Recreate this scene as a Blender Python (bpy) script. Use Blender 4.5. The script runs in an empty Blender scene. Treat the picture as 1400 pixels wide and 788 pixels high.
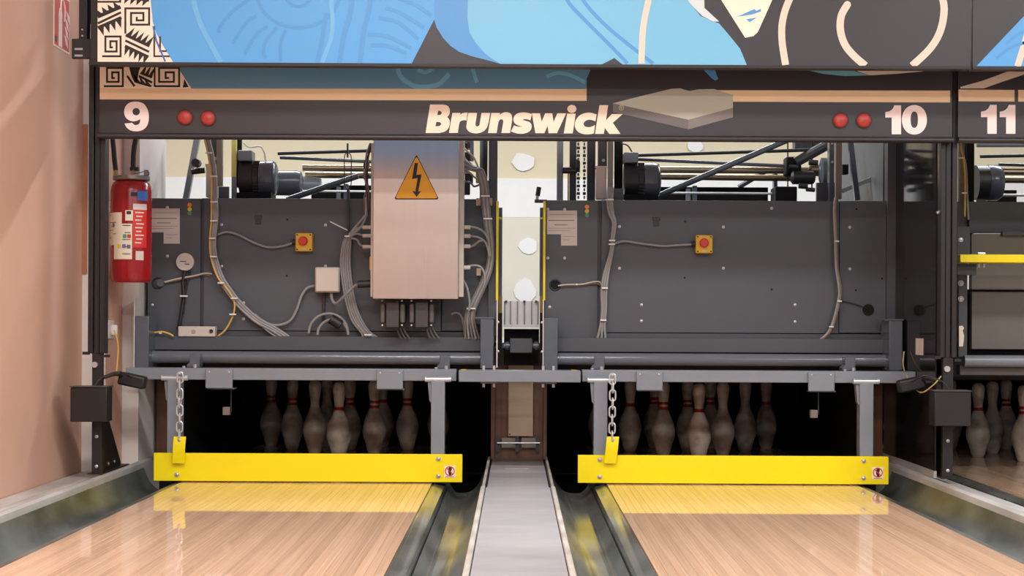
import bpy, bmesh, math, random
from mathutils import Vector, Matrix
random.seed(7)
PI = math.pi
C = bpy.context.scene.collection
scene = bpy.context.scene

# ------------------------------------------------------------------ camera, world, lights
F, VX, VY, ROLL, CZ = 2200.0, 705.0, 442.0, 0.005, 0.676     # photo measured as 1400 x 788
cam_d = bpy.data.cameras.new('camera'); cam = bpy.data.objects.new('camera', cam_d); C.objects.link(cam)
cam_d.sensor_width = 36.0; cam_d.lens = 36.0 * F / 1400.0
cam_d.shift_x = -(VX - 700) / 1400.0; cam_d.shift_y = (VY - 394) / 1400.0
cam_d.clip_start = 0.05; cam_d.clip_end = 100
cam.location = (0, 0, CZ); cam.rotation_euler = (PI / 2, -ROLL, 0)
scene.camera = cam

world = bpy.data.worlds.new('world'); scene.world = world; world.use_nodes = True
wb = world.node_tree.nodes['Background']; wb.inputs[0].default_value = (0.97, 0.985, 1.0, 1); wb.inputs[1].default_value = 0.5

def area(name, loc, sx, sy, power, color, rot=(0, 0, 0)):
    l = bpy.data.lights.new(name, 'AREA'); l.shape = 'RECTANGLE'; l.size = sx; l.size_y = sy
    l.energy = power; l.color = color
    o = bpy.data.objects.new(name, l); C.objects.link(o); o.location = loc; o.rotation_euler = rot
    return o
# rows of ceiling lamps over the lanes, in the hall in front of the machines
for yy in (-3.0, 0.4, 3.4):
    for xx in (-0.3, 3.6):
        area('hall_ceiling_light', (xx, yy, 3.32), 2.4, 0.6, 130, (1.0, 0.985, 0.98))
# cool tubes above the service aisle behind the machines
for xx in (-1.7, 0.6, 2.9):
    area('aisle_ceiling_light', (xx, 8.9, 3.0), 1.6, 0.25, 85, (0.93, 0.97, 1.0))
vs = scene.view_settings
vs.view_transform = 'Standard'; vs.look = 'None'; vs.gamma = 1.0; vs.use_curve_mapping = False; vs.exposure = -0.05

# ------------------------------------------------------------------ helpers
OFF = [0.0]                                   # world x shift of a repeated machine
def P(px, py, d):
    dx, dy = px - VX, py - VY
    return Vector(((dx + ROLL * dy) * d / F + OFF[0], d, CZ - (dy - ROLL * dx) * d / F))
def srgb(c):
    r = []
    for v in c:
        v /= 255.0
        r.append(v / 12.92 if v <= 0.04045 else ((v + 0.055) / 1.055) ** 2.4)
    return (r[0], r[1], r[2], 1.0)

MATS = {}
def mat(name, col, rough=0.5, metal=0.0, var=0.0, scale=8.0, stretch=(1, 1, 1), bump=0.0, spec=0.5, col2=None, emit=0.0, coat=0.0, rand=0.0, detail=4.0, rvar=0.0, contrast=None, ior=1.5):
    if name in MATS: return MATS[name]
    m = bpy.data.materials.new(name); m.use_nodes = True; nt = m.node_tree; b = nt.nodes['Principled BSDF']
    b.inputs['Base Color'].default_value = srgb(col); b.inputs['Roughness'].default_value = rough
    b.inputs['Metallic'].default_value = metal; b.inputs['Specular IOR Level'].default_value = spec
    b.inputs['Coat Weight'].default_value = coat; b.inputs['IOR'].default_value = ior
    if emit: b.inputs['Emission Color'].default_value = srgb(col); b.inputs['Emission Strength'].default_value = emit
    if var or bump or col2 or rvar:
        tc = nt.nodes.new('ShaderNodeTexCoord'); mp = nt.nodes.new('ShaderNodeMapping'); mp.inputs['Scale'].default_value = stretch
        nz = nt.nodes.new('ShaderNodeTexNoise'); nz.inputs['Scale'].default_value = scale; nz.inputs['Detail'].default_value = detail
        nt.links.new(tc.outputs['Object'], mp.inputs['Vector']); nt.links.new(mp.outputs['Vector'], nz.inputs['Vector'])
        rp = nt.nodes.new('ShaderNodeValToRGB')
        lo, hi = contrast or (0.3, 0.7)
        rp.color_ramp.elements[0].position = lo; rp.color_ramp.elements[1].position = hi
        a = srgb(col); k = 1 - var
        c2 = srgb(col2) if col2 else (a[0] * k, a[1] * k, a[2] * k, 1)
        rp.color_ramp.elements[0].color = c2; rp.color_ramp.elements[1].color = a
        nt.links.new(nz.outputs['Fac'], rp.inputs['Fac'])
        out = rp.outputs['Color']
        if rand:
            oi = nt.nodes.new('ShaderNodeObjectInfo'); hs = nt.nodes.new('ShaderNodeHueSaturation')
            mr = nt.nodes.new('ShaderNodeMapRange'); mr.inputs['To Min'].default_value = 1 - rand; mr.inputs['To Max'].default_value = 1 + rand * 0.6
            nt.links.new(oi.outputs['Random'], mr.inputs['Value']); nt.links.new(mr.outputs['Result'], hs.inputs['Value'])
            nt.links.new(out, hs.inputs['Color']); out = hs.outputs['Color']
            ad = nt.nodes.new('ShaderNodeVectorMath'); ad.operation = 'ADD'; cb = nt.nodes.new('ShaderNodeCombineXYZ')
            m10 = nt.nodes.new('ShaderNodeMath'); m10.operation = 'MULTIPLY'; m10.inputs[1].default_value = 40
            nt.links.new(oi.outputs['Random'], m10.inputs[0]); nt.links.new(m10.outputs[0], cb.inputs['Y']); nt.links.new(m10.outputs[0], cb.inputs['Z'])
            nt.links.new(mp.outputs['Vector'], ad.inputs[0]); nt.links.new(cb.outputs[0], ad.inputs[1]); nt.links.new(ad.outputs[0], nz.inputs['Vector'])
        nt.links.new(out, b.inputs['Base Color'])
        if rvar:
            mr2 = nt.nodes.new('ShaderNodeMapRange'); mr2.inputs['To Min'].default_value = rough + rvar; mr2.inputs['To Max'].default_value = rough
            nt.links.new(nz.outputs['Fac'], mr2.inputs['Value']); nt.links.new(mr2.outputs['Result'], b.inputs['Roughness'])
        if bump:
            bp = nt.nodes.new('ShaderNodeBump'); bp.inputs['Strength'].default_value = bump; bp.inputs['Distance'].default_value = 0.002
            nt.links.new(nz.outputs['Fac'], bp.inputs['Height']); nt.links.new(bp.outputs['Normal'], b.inputs['Normal'])
    MATS[name] = m
    return m

ORIG = {}
def link(o, parent=None, origin=None):
    C.objects.link(o)
    ORIG[o.name] = origin
    if parent is not None:
        o.parent = parent; o.location = origin - ORIG[parent.name]
    else:
        o.location = origin
    return o
def tag(o, label=None, cat=None, group=None, kind=None):
    if label: o['label'] = label
    if cat: o['category'] = cat
    if group: o['group'] = group
    if kind: o['kind'] = kind
    return o
def thing(name, label, cat, loc, group=None):
    o = bpy.data.objects.new(name, None); o.empty_display_size = 0.1
    link(o, None, Vector(loc)); return tag(o, label, cat, group)

def smooth_path(pts, n=6):
    pts = [Vector(p) for p in pts]
    if len(pts) < 3: return pts
    out = []
    for i in range(len(pts) - 1):
        p0 = pts[max(i - 1, 0)]; p1 = pts[i]; p2 = pts[i + 1]; p3 = pts[min(i + 2, len(pts) - 1)]
        for k in range(n):
            t = k / n
            out.append(0.5 * ((2 * p1) + (p2 - p0) * t + (2 * p0 - 5 * p1 + 4 * p2 - p3) * t * t + (3 * p1 - p0 - 3 * p2 + p3) * t ** 3))
    out.append(pts[-1]); return out

class MB:
    def __init__(s): s.v = []; s.f = []
    def add(s, vs_, fs):
        n = len(s.v); s.v += [Vector(q) for q in vs_]; s.f += [tuple(i + n for i in f) for f in fs]; return s
    def box(s, x0, x1, y0, y1, z0, z1):
        return s.add([(x0, y0, z0), (x1, y0, z0), (x1, y1, z0), (x0, y1, z0), (x0, y0, z1), (x1, y0, z1), (x1, y1, z1), (x0, y1, z1)],
                     [(0, 3, 2, 1), (4, 5, 6, 7), (0, 1, 5, 4), (1, 2, 6, 5), (2, 3, 7, 6), (3, 0, 4, 7)])
    def pbox(s, x0, y0, x1, y1, d, t):
        mx, my = (x0 + x1) / 2, (y0 + y1) / 2
        return s.box(P(x0, my, d).x, P(x1, my, d).x, d, d + t, P(mx, y1, d).z, P(mx, y0, d).z)
    def cyl(s, a, b, r, n=16, r2=None):
        a, b = Vector(a), Vector(b); r2 = r if r2 is None else r2
        ax = (b - a).normalized(); u = ax.orthogonal().normalized(); w = ax.cross(u); vv = []
        for c, rr in ((a, r), (b, r2)):
            for i in range(n):
                t = 2 * PI * i / n; vv.append(c + (u * math.cos(t) + w * math.sin(t)) * rr)
        ff = [(i, (i + 1) % n, n + (i + 1) % n, n + i) for i in range(n)]
        ff += [tuple(reversed(range(n))), tuple(range(n, 2 * n))]
        return s.add(vv, ff)
    def pcyl(s, a, b, d, rp, n=16, d2=None, r2=None):          # between two pixels at a depth
        d2 = d if d2 is None else d2
        return s.cyl(P(*a, d), P(*b, d2), rp * d / F, n, None if r2 is None else r2 * d2 / F)
    def disc(s, px, py, d, rp, t=0.004, n=20):                 # round thing facing the hall
        c = P(px, py, d); return s.cyl(c, c - Vector((0, t, 0)), rp * d / F, n)
    def tube(s, pts, r, n=8, closed=False, sm=True):
        pts = smooth_path(pts) if sm and not closed else [Vector(p) for p in pts]
        m = len(pts); rings = []; u = None
        for i in range(m):
            if closed: t = pts[(i + 1) % m] - pts[i - 1]
            else: t = pts[min(i + 1, m - 1)] - pts[max(i - 1, 0)]
            t = t.normalized()
            u = t.orthogonal().normalized() if u is None else (u - t * u.dot(t)).normalized()
            w = t.cross(u)
            rings.append([pts[i] + (u * math.cos(2 * PI * k / n) + w * math.sin(2 * PI * k / n)) * r for k in range(n)])
        ff = []
        for i in range(m if closed else m - 1):
            j = (i + 1) % m
            for k in range(n): ff.append((i * n + k, i * n + (k + 1) % n, j * n + (k + 1) % n, j * n + k))
        if not closed: ff += [tuple(reversed(range(n))), tuple(range((m - 1) * n, m * n))]
        return s.add([q for rg in rings for q in rg], ff)
    def ptube(s, pts, d, rp, n=8):                             # pixel path, (x, y) or (x, y, depth)
        return s.tube([P(q[0], q[1], q[2] if len(q) > 2 else d) for q in pts], rp * d / F, n)
    def lathe(s, c, prof, n=24):
        c = Vector(c); vv = []; ff = []
        for r, z in prof:
            for k in range(n): vv.append(c + Vector((r * math.cos(2 * PI * k / n), r * math.sin(2 * PI * k / n), z)))
        for i in range(len(prof) - 1):
            for k in range(n): ff.append((i * n + k, i * n + (k + 1) % n, (i + 1) * n + (k + 1) % n, (i + 1) * n + k))
        ff += [tuple(reversed(range(n))), tuple(range((len(prof) - 1) * n, len(prof) * n))]
        return s.add(vv, ff)
    def lathex(s, c, prof, n=28):                              # axis along x, prof = (r, x offset)
        c = Vector(c); vv = []; ff = []
        for r, x in prof:
            for k in range(n): vv.append(c + Vector((x, r * math.cos(2 * PI * k / n), r * math.sin(2 * PI * k / n))))
        for i in range(len(prof) - 1):
            for k in range(n): ff.append((i * n + k, i * n + (k + 1) % n, (i + 1) * n + (k + 1) % n, (i + 1) * n + k))
        ff += [tuple(reversed(range(n))), tuple(range((len(prof) - 1) * n, len(prof) * n))]
        return s.add(vv, ff)
    def prism(s, pts, y0, y1):                                 # outline in the xz plane
        n = len(pts)
        vv = [(p[0], y0, p[1]) for p in pts] + [(p[0], y1, p[1]) for p in pts]
        return s.add(vv, [tuple(range(n)), tuple(range(2 * n - 1, n - 1, -1))] + [(i, n + i, n + (i + 1) % n, (i + 1) % n) for i in range(n)])
    def poly(s, pts, d, t):                                    # flat print: pixel outline, front face at d - t
        q = [P(x, y, d) for x, y in pts]
        return s.prism([(p.x, p.z) for p in q], d - t, d)
    def stroke(s, pts, w, d, t, sm=False):                     # thick line with flat ends, pixel coordinates
        if sm: pts = [(q.x, q.y) for q in smooth_path([(a, b, 0) for a, b in pts], 8)]
        L, R = [], []; m = len(pts)
        for i in range(m):
            p = Vector(pts[i]); a = Vector(pts[max(i - 1, 0)]); b = Vector(pts[min(i + 1, m - 1)])
            t1 = (p - a) if i > 0 else (b - p); t2 = (b - p) if i < m - 1 else (p - a)
            t1 = t1.normalized(); t2 = t2.normalized(); tt = (t1 + t2)
            tt = tt.normalized() if tt.length > 1e-6 else t1
            nrm = Vector((-tt.y, tt.x)); k = max(0.5, nrm.dot(Vector((-t1.y, t1.x))))
            L.append(p + nrm * w / 2 / k); R.append(p - nrm * w / 2 / k)
        for i in range(m - 1): s.poly([L[i], L[i + 1], R[i + 1], R[i]], d, t + 2e-5 * (i % 2))
        return s
    def extrude_y(s, prof, y0, y1, closed=False):              # open section (x, z) run along the lane
        n = len(prof); vv = [(x, y0, z) for x, z in prof] + [(x, y1, z) for x, z in prof]
        ff = [(i, n + i, n + (i + 1) % n, (i + 1) % n) for i in range(n if closed else n - 1)]
        if closed: ff += [tuple(range(n)), tuple(range(2 * n - 1, n - 1, -1))]
        return s.add(vv, ff)
    def build(s, name, m, parent=None, bevel=0.0, origin=None, angle=35, label=None):
        if origin is None:
            lo = [min(q[i] for q in s.v) for i in range(3)]; hi = [max(q[i] for q in s.v) for i in range(3)]
            origin = Vector(((lo[0] + hi[0]) / 2, (lo[1] + hi[1]) / 2, lo[2]))
        origin = Vector(origin)
        me = bpy.data.meshes.new(name); me.from_pydata([tuple(q - origin) for q in s.v], [], s.f); me.update()
        bm = bmesh.new(); bm.from_mesh(me); bmesh.ops.recalc_face_normals(bm, faces=bm.faces); bm.to_mesh(me); bm.free()
        me.polygons.foreach_set('use_smooth', [True] * len(me.polygons)); me.set_sharp_from_angle(angle=math.radians(angle))
        me.materials.append(m)
        o = bpy.data.objects.new(name, me); link(o, parent, origin)
        if bevel:
            b = o.modifiers.new('bevel', 'BEVEL'); b.width = bevel; b.segments = 2; b.limit_method = 'ANGLE'; b.harden_normals = False
        if label: o['label'] = label
        return o
def struct(o, label=None): o['kind'] = 'structure'; o['label'] = label or o.name.replace('_', ' '); return o

# ------------------------------------------------------------------ materials
m_wall = mat('terracotta_plaster', (212, 168, 146), 0.75, var=0.05, scale=3, bump=0.15)
m_white = mat('white_plaster', (222, 214, 208), 0.8, var=0.05, scale=4)
m_dry = mat('drywall', (222, 208, 178), 0.85, var=0.05, scale=2)
m_plaster = mat('joint_compound', (236, 234, 232), 0.85, var=0.05, scale=9)
m_ceil = mat('ceiling_white', (200, 195, 190), 0.9, var=0.03)
m_conc = mat('dark_concrete', (60, 58, 56), 0.8, var=0.3, scale=5)
m_wood = mat('lane_maple', (234, 200, 170), 0.028, var=0.0, col2=(214, 174, 142), scale=4, stretch=(55, 0.4, 1), rand=0.11, detail=3, spec=0.5, ior=1.45)
m_gut = mat('gutter_grey', (146, 150, 146), 0.07, col2=(80, 84, 81), scale=5, stretch=(1, 0.4, 1), detail=10, rvar=0.16, contrast=(0.38, 0.72))
m_gut2 = mat('gutter_worn_grey', (112, 116, 111), 0.22, col2=(60, 64, 61), scale=6, stretch=(1, 0.5, 1), detail=11, rvar=0.2, contrast=(0.36, 0.7))
m_rail = mat('rail_grey', (150, 146, 142), 0.45, col2=(196, 192, 188), scale=7, stretch=(1, 0.3, 1), detail=8)
m_cover = mat('return_cover_grey', (172, 170, 172), 0.3, col2=(150, 149, 152), scale=5, stretch=(0.6, 1.4, 1), detail=8, rvar=0.15)
m_trimw = mat('worn_cream_trim', (206, 200, 190), 0.5, col2=(150, 144, 136), scale=20, stretch=(1, 0.2, 1), detail=6)
m_black = mat('black_paint', (28, 25, 26), 0.45, var=0.2, scale=10)
m_gloss = mat('black_gloss_sheet', (30, 28, 30), 0.05, var=0.15, scale=4, rvar=0.05, spec=0.22)
m_pit = mat('pit_black', (20, 18, 18), 0.8, var=0.3, scale=6)
m_kick = mat('kickback_brown', (104, 68, 46), 0.5, col2=(78, 48, 32), scale=5, stretch=(8, 1, 0.6))
m_plate = mat('beige_plate', (172, 148, 126), 0.5, var=0.08, scale=8)
m_mgrey = mat('machine_grey', (77, 80, 86), 0.5, var=0.06, scale=5, bump=0.05)
m_mgrey2 = mat('machine_grey_fold', (72, 74, 79), 0.5, var=0.06, scale=5)
m_steel = mat('painted_steel_grey', (130, 137, 146), 0.32, var=0.06, scale=8)
m_steel2 = mat('painted_steel_blue_grey', (92, 98, 107), 0.22, var=0.06, scale=8)
m_dark = mat('dark_metal', (44, 44, 47), 0.45, var=0.2, scale=15)
m_yel = mat('sweep_yellow', (250, 227, 0), 0.35, var=0.03, scale=4)
m_yel2 = mat('edge_yellow', (236, 208, 40), 0.5, var=0.1, scale=20)
m_zinc = mat('zinc', (216, 216, 218), 0.3, metal=0.45, var=0.1, scale=40)
m_bolt = mat('bolt_head', (196, 194, 196), 0.35, metal=0.6, var=0.1, scale=60)
m_hole = mat('dark_hole', (14, 13, 13), 0.9)
m_inox = mat('brushed_steel', (196, 180, 170), 0.26, metal=1.0, var=0.05, scale=30, stretch=(1, 1, 0.05), rvar=0.05)
m_alu = mat('aluminium', (190, 190, 190), 0.35, metal=0.9, var=0.08, scale=30)
m_cab = mat('grey_cable', (150, 147, 145), 0.5, var=0.05)
m_cabd = mat('dark_cable', (34, 33, 34), 0.5)
m_cabb = mat('brown_cable', (120, 96, 82), 0.5)
m_cabbe = mat('beige_cable', (190, 176, 160), 0.5)
m_caby = mat('yellow_cable', (222, 176, 84), 0.5)
m_tie = mat('cable_tie_white', (225, 222, 218), 0.5)
m_beige = mat('beige_plastic', (206, 194, 180), 0.5, var=0.04)
m_shaft = mat('brass_shaft', (176, 158, 132), 0.3, metal=0.9, var=0.25, scale=30, stretch=(0.2, 1, 1))
m_red = mat('extinguisher_red', (152, 26, 30), 0.22, var=0.04, scale=3)
m_redb = mat('signal_red', (206, 44, 36), 0.4)
m_lamp = mat('lamp_lens_red', (178, 62, 56), 0.5, var=0.15, scale=60)
m_estop = mat('estop_yellow', (226, 178, 44), 0.45)
m_warn = mat('warning_amber', (240, 168, 10), 0.45)
m_ink = mat('print_black', (30, 25, 26), 0.5)
m_paper = mat('paper', (212, 200, 192), 0.7, var=0.03)
m_paper2 = mat('label_cream', (228, 216, 192), 0.5)
m_green = mat('status_green', (70, 150, 120), 0.4); m_orange = mat('status_orange', (238, 146, 40), 0.4); m_yellow = mat('status_yellow', (230, 200, 40), 0.4)
m_blue_lab = mat('label_blue', (60, 110, 190), 0.5); m_violet = mat('label_violet', (110, 105, 170), 0.5)
# the masking unit's printed colours
m_mask = mat('mask_charcoal', (51, 47, 51), 0.38, var=0.04, scale=6)
m_pb = mat('print_blue', (86, 164, 228), 0.38, var=0.03, scale=2)
m_pb2 = mat('print_deep_blue', (80, 150, 212), 0.38); m_pbl = mat('print_light_blue', (116, 186, 222), 0.38)
m_pb3 = mat('print_swirl_blue', (78, 152, 214), 0.38); m_pb4 = mat('print_pale_streak', (106, 178, 228), 0.38)
m_pcream = mat('print_cream', (252, 232, 212), 0.38); m_pbeige = mat('print_sand', (222, 208, 192), 0.38)
m_ptan = mat('print_tan_band', (238, 206, 166), 0.38); m_pgrey = mat('print_pale_grey', (210, 220, 222), 0.38)
m_pstone = mat('print_stone', (180, 178, 162), 0.38); m_pstone2 = mat('print_stone_side', (106, 100, 97), 0.38); m_pstone3 = mat('print_stone_side_right', (126, 118, 114), 0.38)
m_ptxt = mat('print_logo_cream', (252, 228, 204), 0.4); m_pnum = mat('print_number_pink_white', (250, 228, 222), 0.4)
m_pteal = mat('print_teal', (112, 176, 200), 0.38)

# ------------------------------------------------------------------ the setting
struct(MB().box(-1.95, 9, -6, 12.0, -0.4, -0.2).build('floor', m_conc), 'dark floor under the lanes and machines')
struct(MB().box(-3.2, 9, -6, 12.0, 3.4, 3.5).build('ceiling', m_ceil), 'white ceiling above the lanes')
struct(MB().box(-1.95, -1.85, -6, 6.87, -0.2, 3.4).build('wall_left', m_wall), 'terracotta plastered wall beside lane nine')
struct(MB().box(-1.95, -1.75, 6.875, 7.16, -0.2, 3.4).build('wall_recess', m_wall), 'short terracotta wall behind the fire extinguisher')
struct(MB().box(-1.87, -1.752, 6.866, 6.874, -0.2, 3.4).build('trim_1', m_white), 'white end strip of the terracotta wall')
b = MB(); b.pbox(111, 170, 119, 374, 6.855, 0.01); struct(b.build('trim_2', mat('raw_wood', (180, 120, 90), 0.6, var=0.2, scale=20)), 'raw wooden strip beside the black post')
struct(MB().box(-1.95, -1.678, 7.165, 7.7, -0.2, 3.4).build('wall_pier', m_white), 'white pier left of the left machine')
wbk = struct(MB().box(-3.2, 9, 11.3, 11.45, -0.2, 3.4).build('wall_back', m_dry), 'unpainted drywall behind the machines')
MB().box(-3.2, 9, 11.292, 11.3, 1.42, 1.69).build('joint_band', m_plaster, wbk)
struct(MB().box(-3.2, -3.1, 7.7, 11.3, -0.2, 3.4).build('wall_aisle', m_white), 'white side wall of the service aisle')
MB().box(-3.2, 9, 11.294, 11.3, -0.2, 1.42).build('lower_board', mat('drywall_pale', (220, 212, 198), 0.85, var=0.04, scale=3), wbk)
for px, py, rx, rz in ((715, 222, 17, 13), (722, 337, 14, 12), (718, 398, 15, 17), (950, 200, 12, 9), (690, 470, 12, 10)):
    b = MB(); b.poly([(px + rx * math.cos(a * PI / 6) * random.uniform(0.8, 1.1), py + rz * math.sin(a * PI / 6) * random.uniform(0.8, 1.1)) for a in range(12)], 11.291, 0.004)
    b.build('plaster_patch', m_plaster, wbk)

# ---- lanes: 39 boards each
LW = 1.054
BOARD = None
def lane(cx, label):
    global BOARD
    t = thing('bowling_lane', label, 'lane', (cx, 4.5, -0.04), 'bowling lanes')
    MB().box(cx - LW / 2, cx + LW / 2, -1.0, 9.1, -0.19, -0.0412).build('lane_bed', m_dark, t)
    w = LW / 39
    if BOARD is None:
        g, ch = 0.00025, 0.00045
        x = w / 2 - g
        b = MB().extrude_y([(-x, -0.04), (-x, -ch), (-x + ch, 0), (x - ch, 0), (x, -ch), (x, -0.04)], -1.0, 9.1, True)
        o = b.build('lane_board', m_wood, t, origin=(0, 4.5, -0.04)); BOARD = o.data; o.location = (-LW / 2 + w / 2, 0, 0); n0 = 1
    else: n0 = 0
    for i in range(n0, 39):
        o = bpy.data.objects.new('lane_board', BOARD); C.objects.link(o); o.parent = t; o.location = (-LW / 2 + w * (i + 0.5), 0, 0)
    return t
LC = (-0.876, 0.914, 2.53)
lane(LC[0], 'polished maple lane between the terracotta wall and grey centre cover')
lane(LC[1], 'polished maple lane right of the grey centre cover')
lane(LC[2], 'polished maple lane at the right edge, without a lowered yellow board')

def gutter(x_lane, x_out, label, ztop, m_gut=m_gut2):
    s = 1 if x_out > x_lane else -1; w = abs(x_out - x_lane)
    t = thing('gutter', label, 'gutter', ((x_lane + x_out) / 2, 4, -0.12), 'gutters beside the lanes')
    led = 0.058
    pr = [(0.001, -0.006), (0.012, -0.004), (led - 0.006, -0.014), (led - 0.001, -0.03), (led - 0.001, -0.1), (0.001, -0.1)]
    MB().extrude_y([(x_lane + s * a, z) for a, z in pr], -1.0, 7.3, True).build('ledge', m_gut, t)
    c = []; n = 18
    for i in range(n + 1):
        u = i / n; a = led + 0.004 + (w - led - 0.006) * u
        z = -0.03 - 0.04 * math.sin(min(1, u * 4) * PI / 2) if u < 0.25 else -0.07 + (ztop - 0.012 + 0.07) * ((u - 0.25) / 0.75) ** 3.6
        c.append((a, z - 0.004))
    low = [(a, z - 0.012) for a, z in reversed(c)]
    MB().extrude_y([(x_lane + s * a, z) for a, z in c + low], -1.0, 7.1, True).build('trough', m_gut, t, angle=60)
XC0, XC1 = -0.108, 0.132
gutter(LC[0] + LW / 2, XC0 - 0.022, 'scuffed grey gutter left of the centre cover', 0.05, m_gut)
gutter(LC[1] - LW / 2, XC1 + 0.022, 'scuffed grey gutter right of the centre cover', 0.05, m_gut)
gutter(LC[0] - LW / 2, -1.64, 'dark gutter along the terracotta wall', 0.045)
gutter(LC[1] + LW / 2, 1.665, 'dark gutter left of the right division rail', 0.045)
gutter(LC[2] - LW / 2, 1.80, 'gutter behind the right division rail', 0.045)

# ---- division rails
def rail(x0, x1, label, side):
    t = thing('division_rail', label, 'rail', ((x0 + x1) / 2, 3, -0.2), 'division rails')
    xi, xo = (x1, x0) if side < 0 else (x0, x1)
    s = 1 if xo > xi else -1
    pr = [(xi, -0.15), (xi, 0.038), (xi + s * 0.004, 0.05), (xi + s * 0.016, 0.058), (xi + s * 0.034, 0.054), (xi + s * 0.042, 0.044), (xi + s * 0.046, 0.036), (xo, 0.034), (xo, -0.15)]
    MB().extrude_y(pr, -1.0, 7.42, True).build('rail_body', m_rail, t)
    pr = [(xi + s * 0.05, 0.037), (xi + s * 0.052, 0.043), (xi + s * 0.058, 0.046), (xi + s * 0.092, 0.046), (xi + s * 0.1, 0.043), (xi + s * 0.103, 0.037)]
    MB().extrude_y(pr, -1.0, 6.40, True).build('rail_cap', m_rail, t)
rail(-1.845, -1.64, 'grey aluminium division rail at the foot of the terracotta wall', -1)
rail(1.665, 1.80, 'grey aluminium division rail between the second and third lane', 1)

# ---- centre ball return cover
t = thing('ball_return_cover', 'pale grey flat cover running between the two lanes', 'cover', (0.012, 4, -0.2))
MB().box(XC0, XC1, -1.0, 6.05, -0.19, 0.058).build('cover_plate', m_cover, t)
MB().box(XC0 + 0.004, XC1 - 0.004, 6.055, 7.0, -0.19, 0.056).build('cover_plate', m_cover, t)
MB().box(XC0 + 0.004, XC1 - 0.004, 7.003, 7.45, -0.19, 0.05).build('end_plate', mat('end_plate_grey', (120, 112, 106), 0.35, var=0.1), t)
for x0, x1 in ((XC0 - 0.02, XC0 - 0.003), (XC1 + 0.003, XC1 + 0.02)):
    MB().box(x0, x1, -1.0, 6.05, -0.19, 0.062).build('edge_trim', m_trimw, t, bevel=0.003)
    MB().box(x0 + 0.003, x1 - 0.003, 6.055, 7.42, -0.19, 0.060).build('edge_trim', m_trimw, t, bevel=0.003)
b = MB(); b.box(-0.045, 0.06, 6.83, 6.86, 0.056, 0.0575); b.build('worn_label', m_trimw, t)

# ---- kickbacks and pit
def kick(x0, x1, label, brown):
    t = thing('kickback_panel', label, 'kickback', ((x0 + x1) / 2, 8.4, -0.2), 'kickback panels')
    MB().box(x0, x1, 7.47, 9.5, -0.2, 0.58).build('panel_core', m_pit, t)
    MB().box(x0, x1, 7.45, 7.468, -0.0, 0.58).build('front_edge', m_kick, t)
    return t
kick(-1.66, -1.59, 'brown kickback edge left of the left pin rack', 1)
kick(1.645, 1.70, 'brown kickback edge right of the middle pin rack', 1)
kick(3.28, 3.34, 'kickback edge right of the right pin rack', 1)
t = thing('centre_kickback', 'brown wooden division between the pin racks with beige plate', 'kickback', (0.017, 7.5, -0.2))
MB().box(-0.112, 0.146, 7.47, 9.5, -0.2, 0.56).build('panel_core', m_pit, t)
for x0, x1 in ((-0.112, -0.094), (-0.092, 0.128), (0.13, 0.146)):
    MB().box(x0, x1, 7.452 if abs(x0 + 0.092) > 0.01 else 7.46, 7.469, 0.045, 0.56).build('front_board', m_kick, t)
b = MB(); b.pbox(695, 486, 729, 597, 7.435, 0.015); b.build('cover_plate', m_plate, t, bevel=0.002)
b = MB(); b.disc(697, 594, 7.435, 1.0); b.build('screw', m_hole, t)
for x in (681, 707, 735):
    b = MB(); b.pbox(x - 2.5, 597, x + 2.5, 618, 7.42, 0.02); b.build('bracket', m_dark, t)
b = MB(); b.pcyl((680, 606), (738, 606), 7.41, 1.0); b.build('rod', m_zinc, t)
for x in (684, 711):
    b = MB(); b.pbox(x + 2, 599, x + 22, 613, 7.44, 0.01); b.build('guard_pane', mat('dull_acrylic', (120, 104, 96), 0.2), t)
PITX = {'left': (-1.588, -0.114), 'middle': (0.148, 1.643), 'right': (1.712, 3.278)}
for x, l in zip(LC, ('left', 'middle', 'right')):
    t = MB().box(*PITX[l], 9.30, 9.45, -0.19, 0.58).build('pit_curtain', m_pit)
    tag(t, 'black curtain behind the %s pin rack' % l, 'curtain', 'pit curtains')

# ---- bowling pins
PIN = [(0.0258, 0), (0.0285, 0.003), (0.036, 0.019), (0.0454, 0.057), (0.0560, 0.086), (0.0605, 0.114), (0.0590, 0.140), (0.0530, 0.165), (0.0445, 0.190), (0.0350, 0.210), (0.0275, 0.230), (0.0240, 0.245), (0.0229, 0.255), (0.0235, 0.270), (0.0260, 0.290), (0.0295, 0.315), (0.0318, 0.343), (0.0300, 0.360), (0.0240, 0.372), (0.0140, 0.3795), (0.003, 0.381)]
def pin_mat(name, bands):
    m = mat(name, (228, 214, 198), 0.35, col2=(170, 152, 138), scale=14, detail=9, contrast=(0.3, 0.55), rand=0.06); nt = m.node_tree; b = nt.nodes['Principled BSDF']
    src = b.inputs['Base Color'].links[0].from_socket
    tc = nt.nodes.new('ShaderNodeTexCoord'); sp = nt.nodes.new('ShaderNodeSeparateXYZ'); nt.links.new(tc.outputs['Object'], sp.inputs[0])
    for z0, z1 in bands:
        c = nt.nodes.new('ShaderNodeMath'); c.operation = 'COMPARE'; c.inputs[1].default_value = (z0 + z1) / 2; c.inputs[2].default_value = (z1 - z0) / 2
        nt.links.new(sp.outputs['Z'], c.inputs[0]); mx = nt.nodes.new('ShaderNodeMix'); mx.data_type = 'RGBA'
        nt.links.new(c.outputs[0], mx.inputs[0]); nt.links.new(src, mx.inputs[6]); mx.inputs[7].default_value = srgb((190, 30, 34)); src = mx.outputs[2]
    nt.links.new(src, b.inputs['Base Color']); return m
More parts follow.
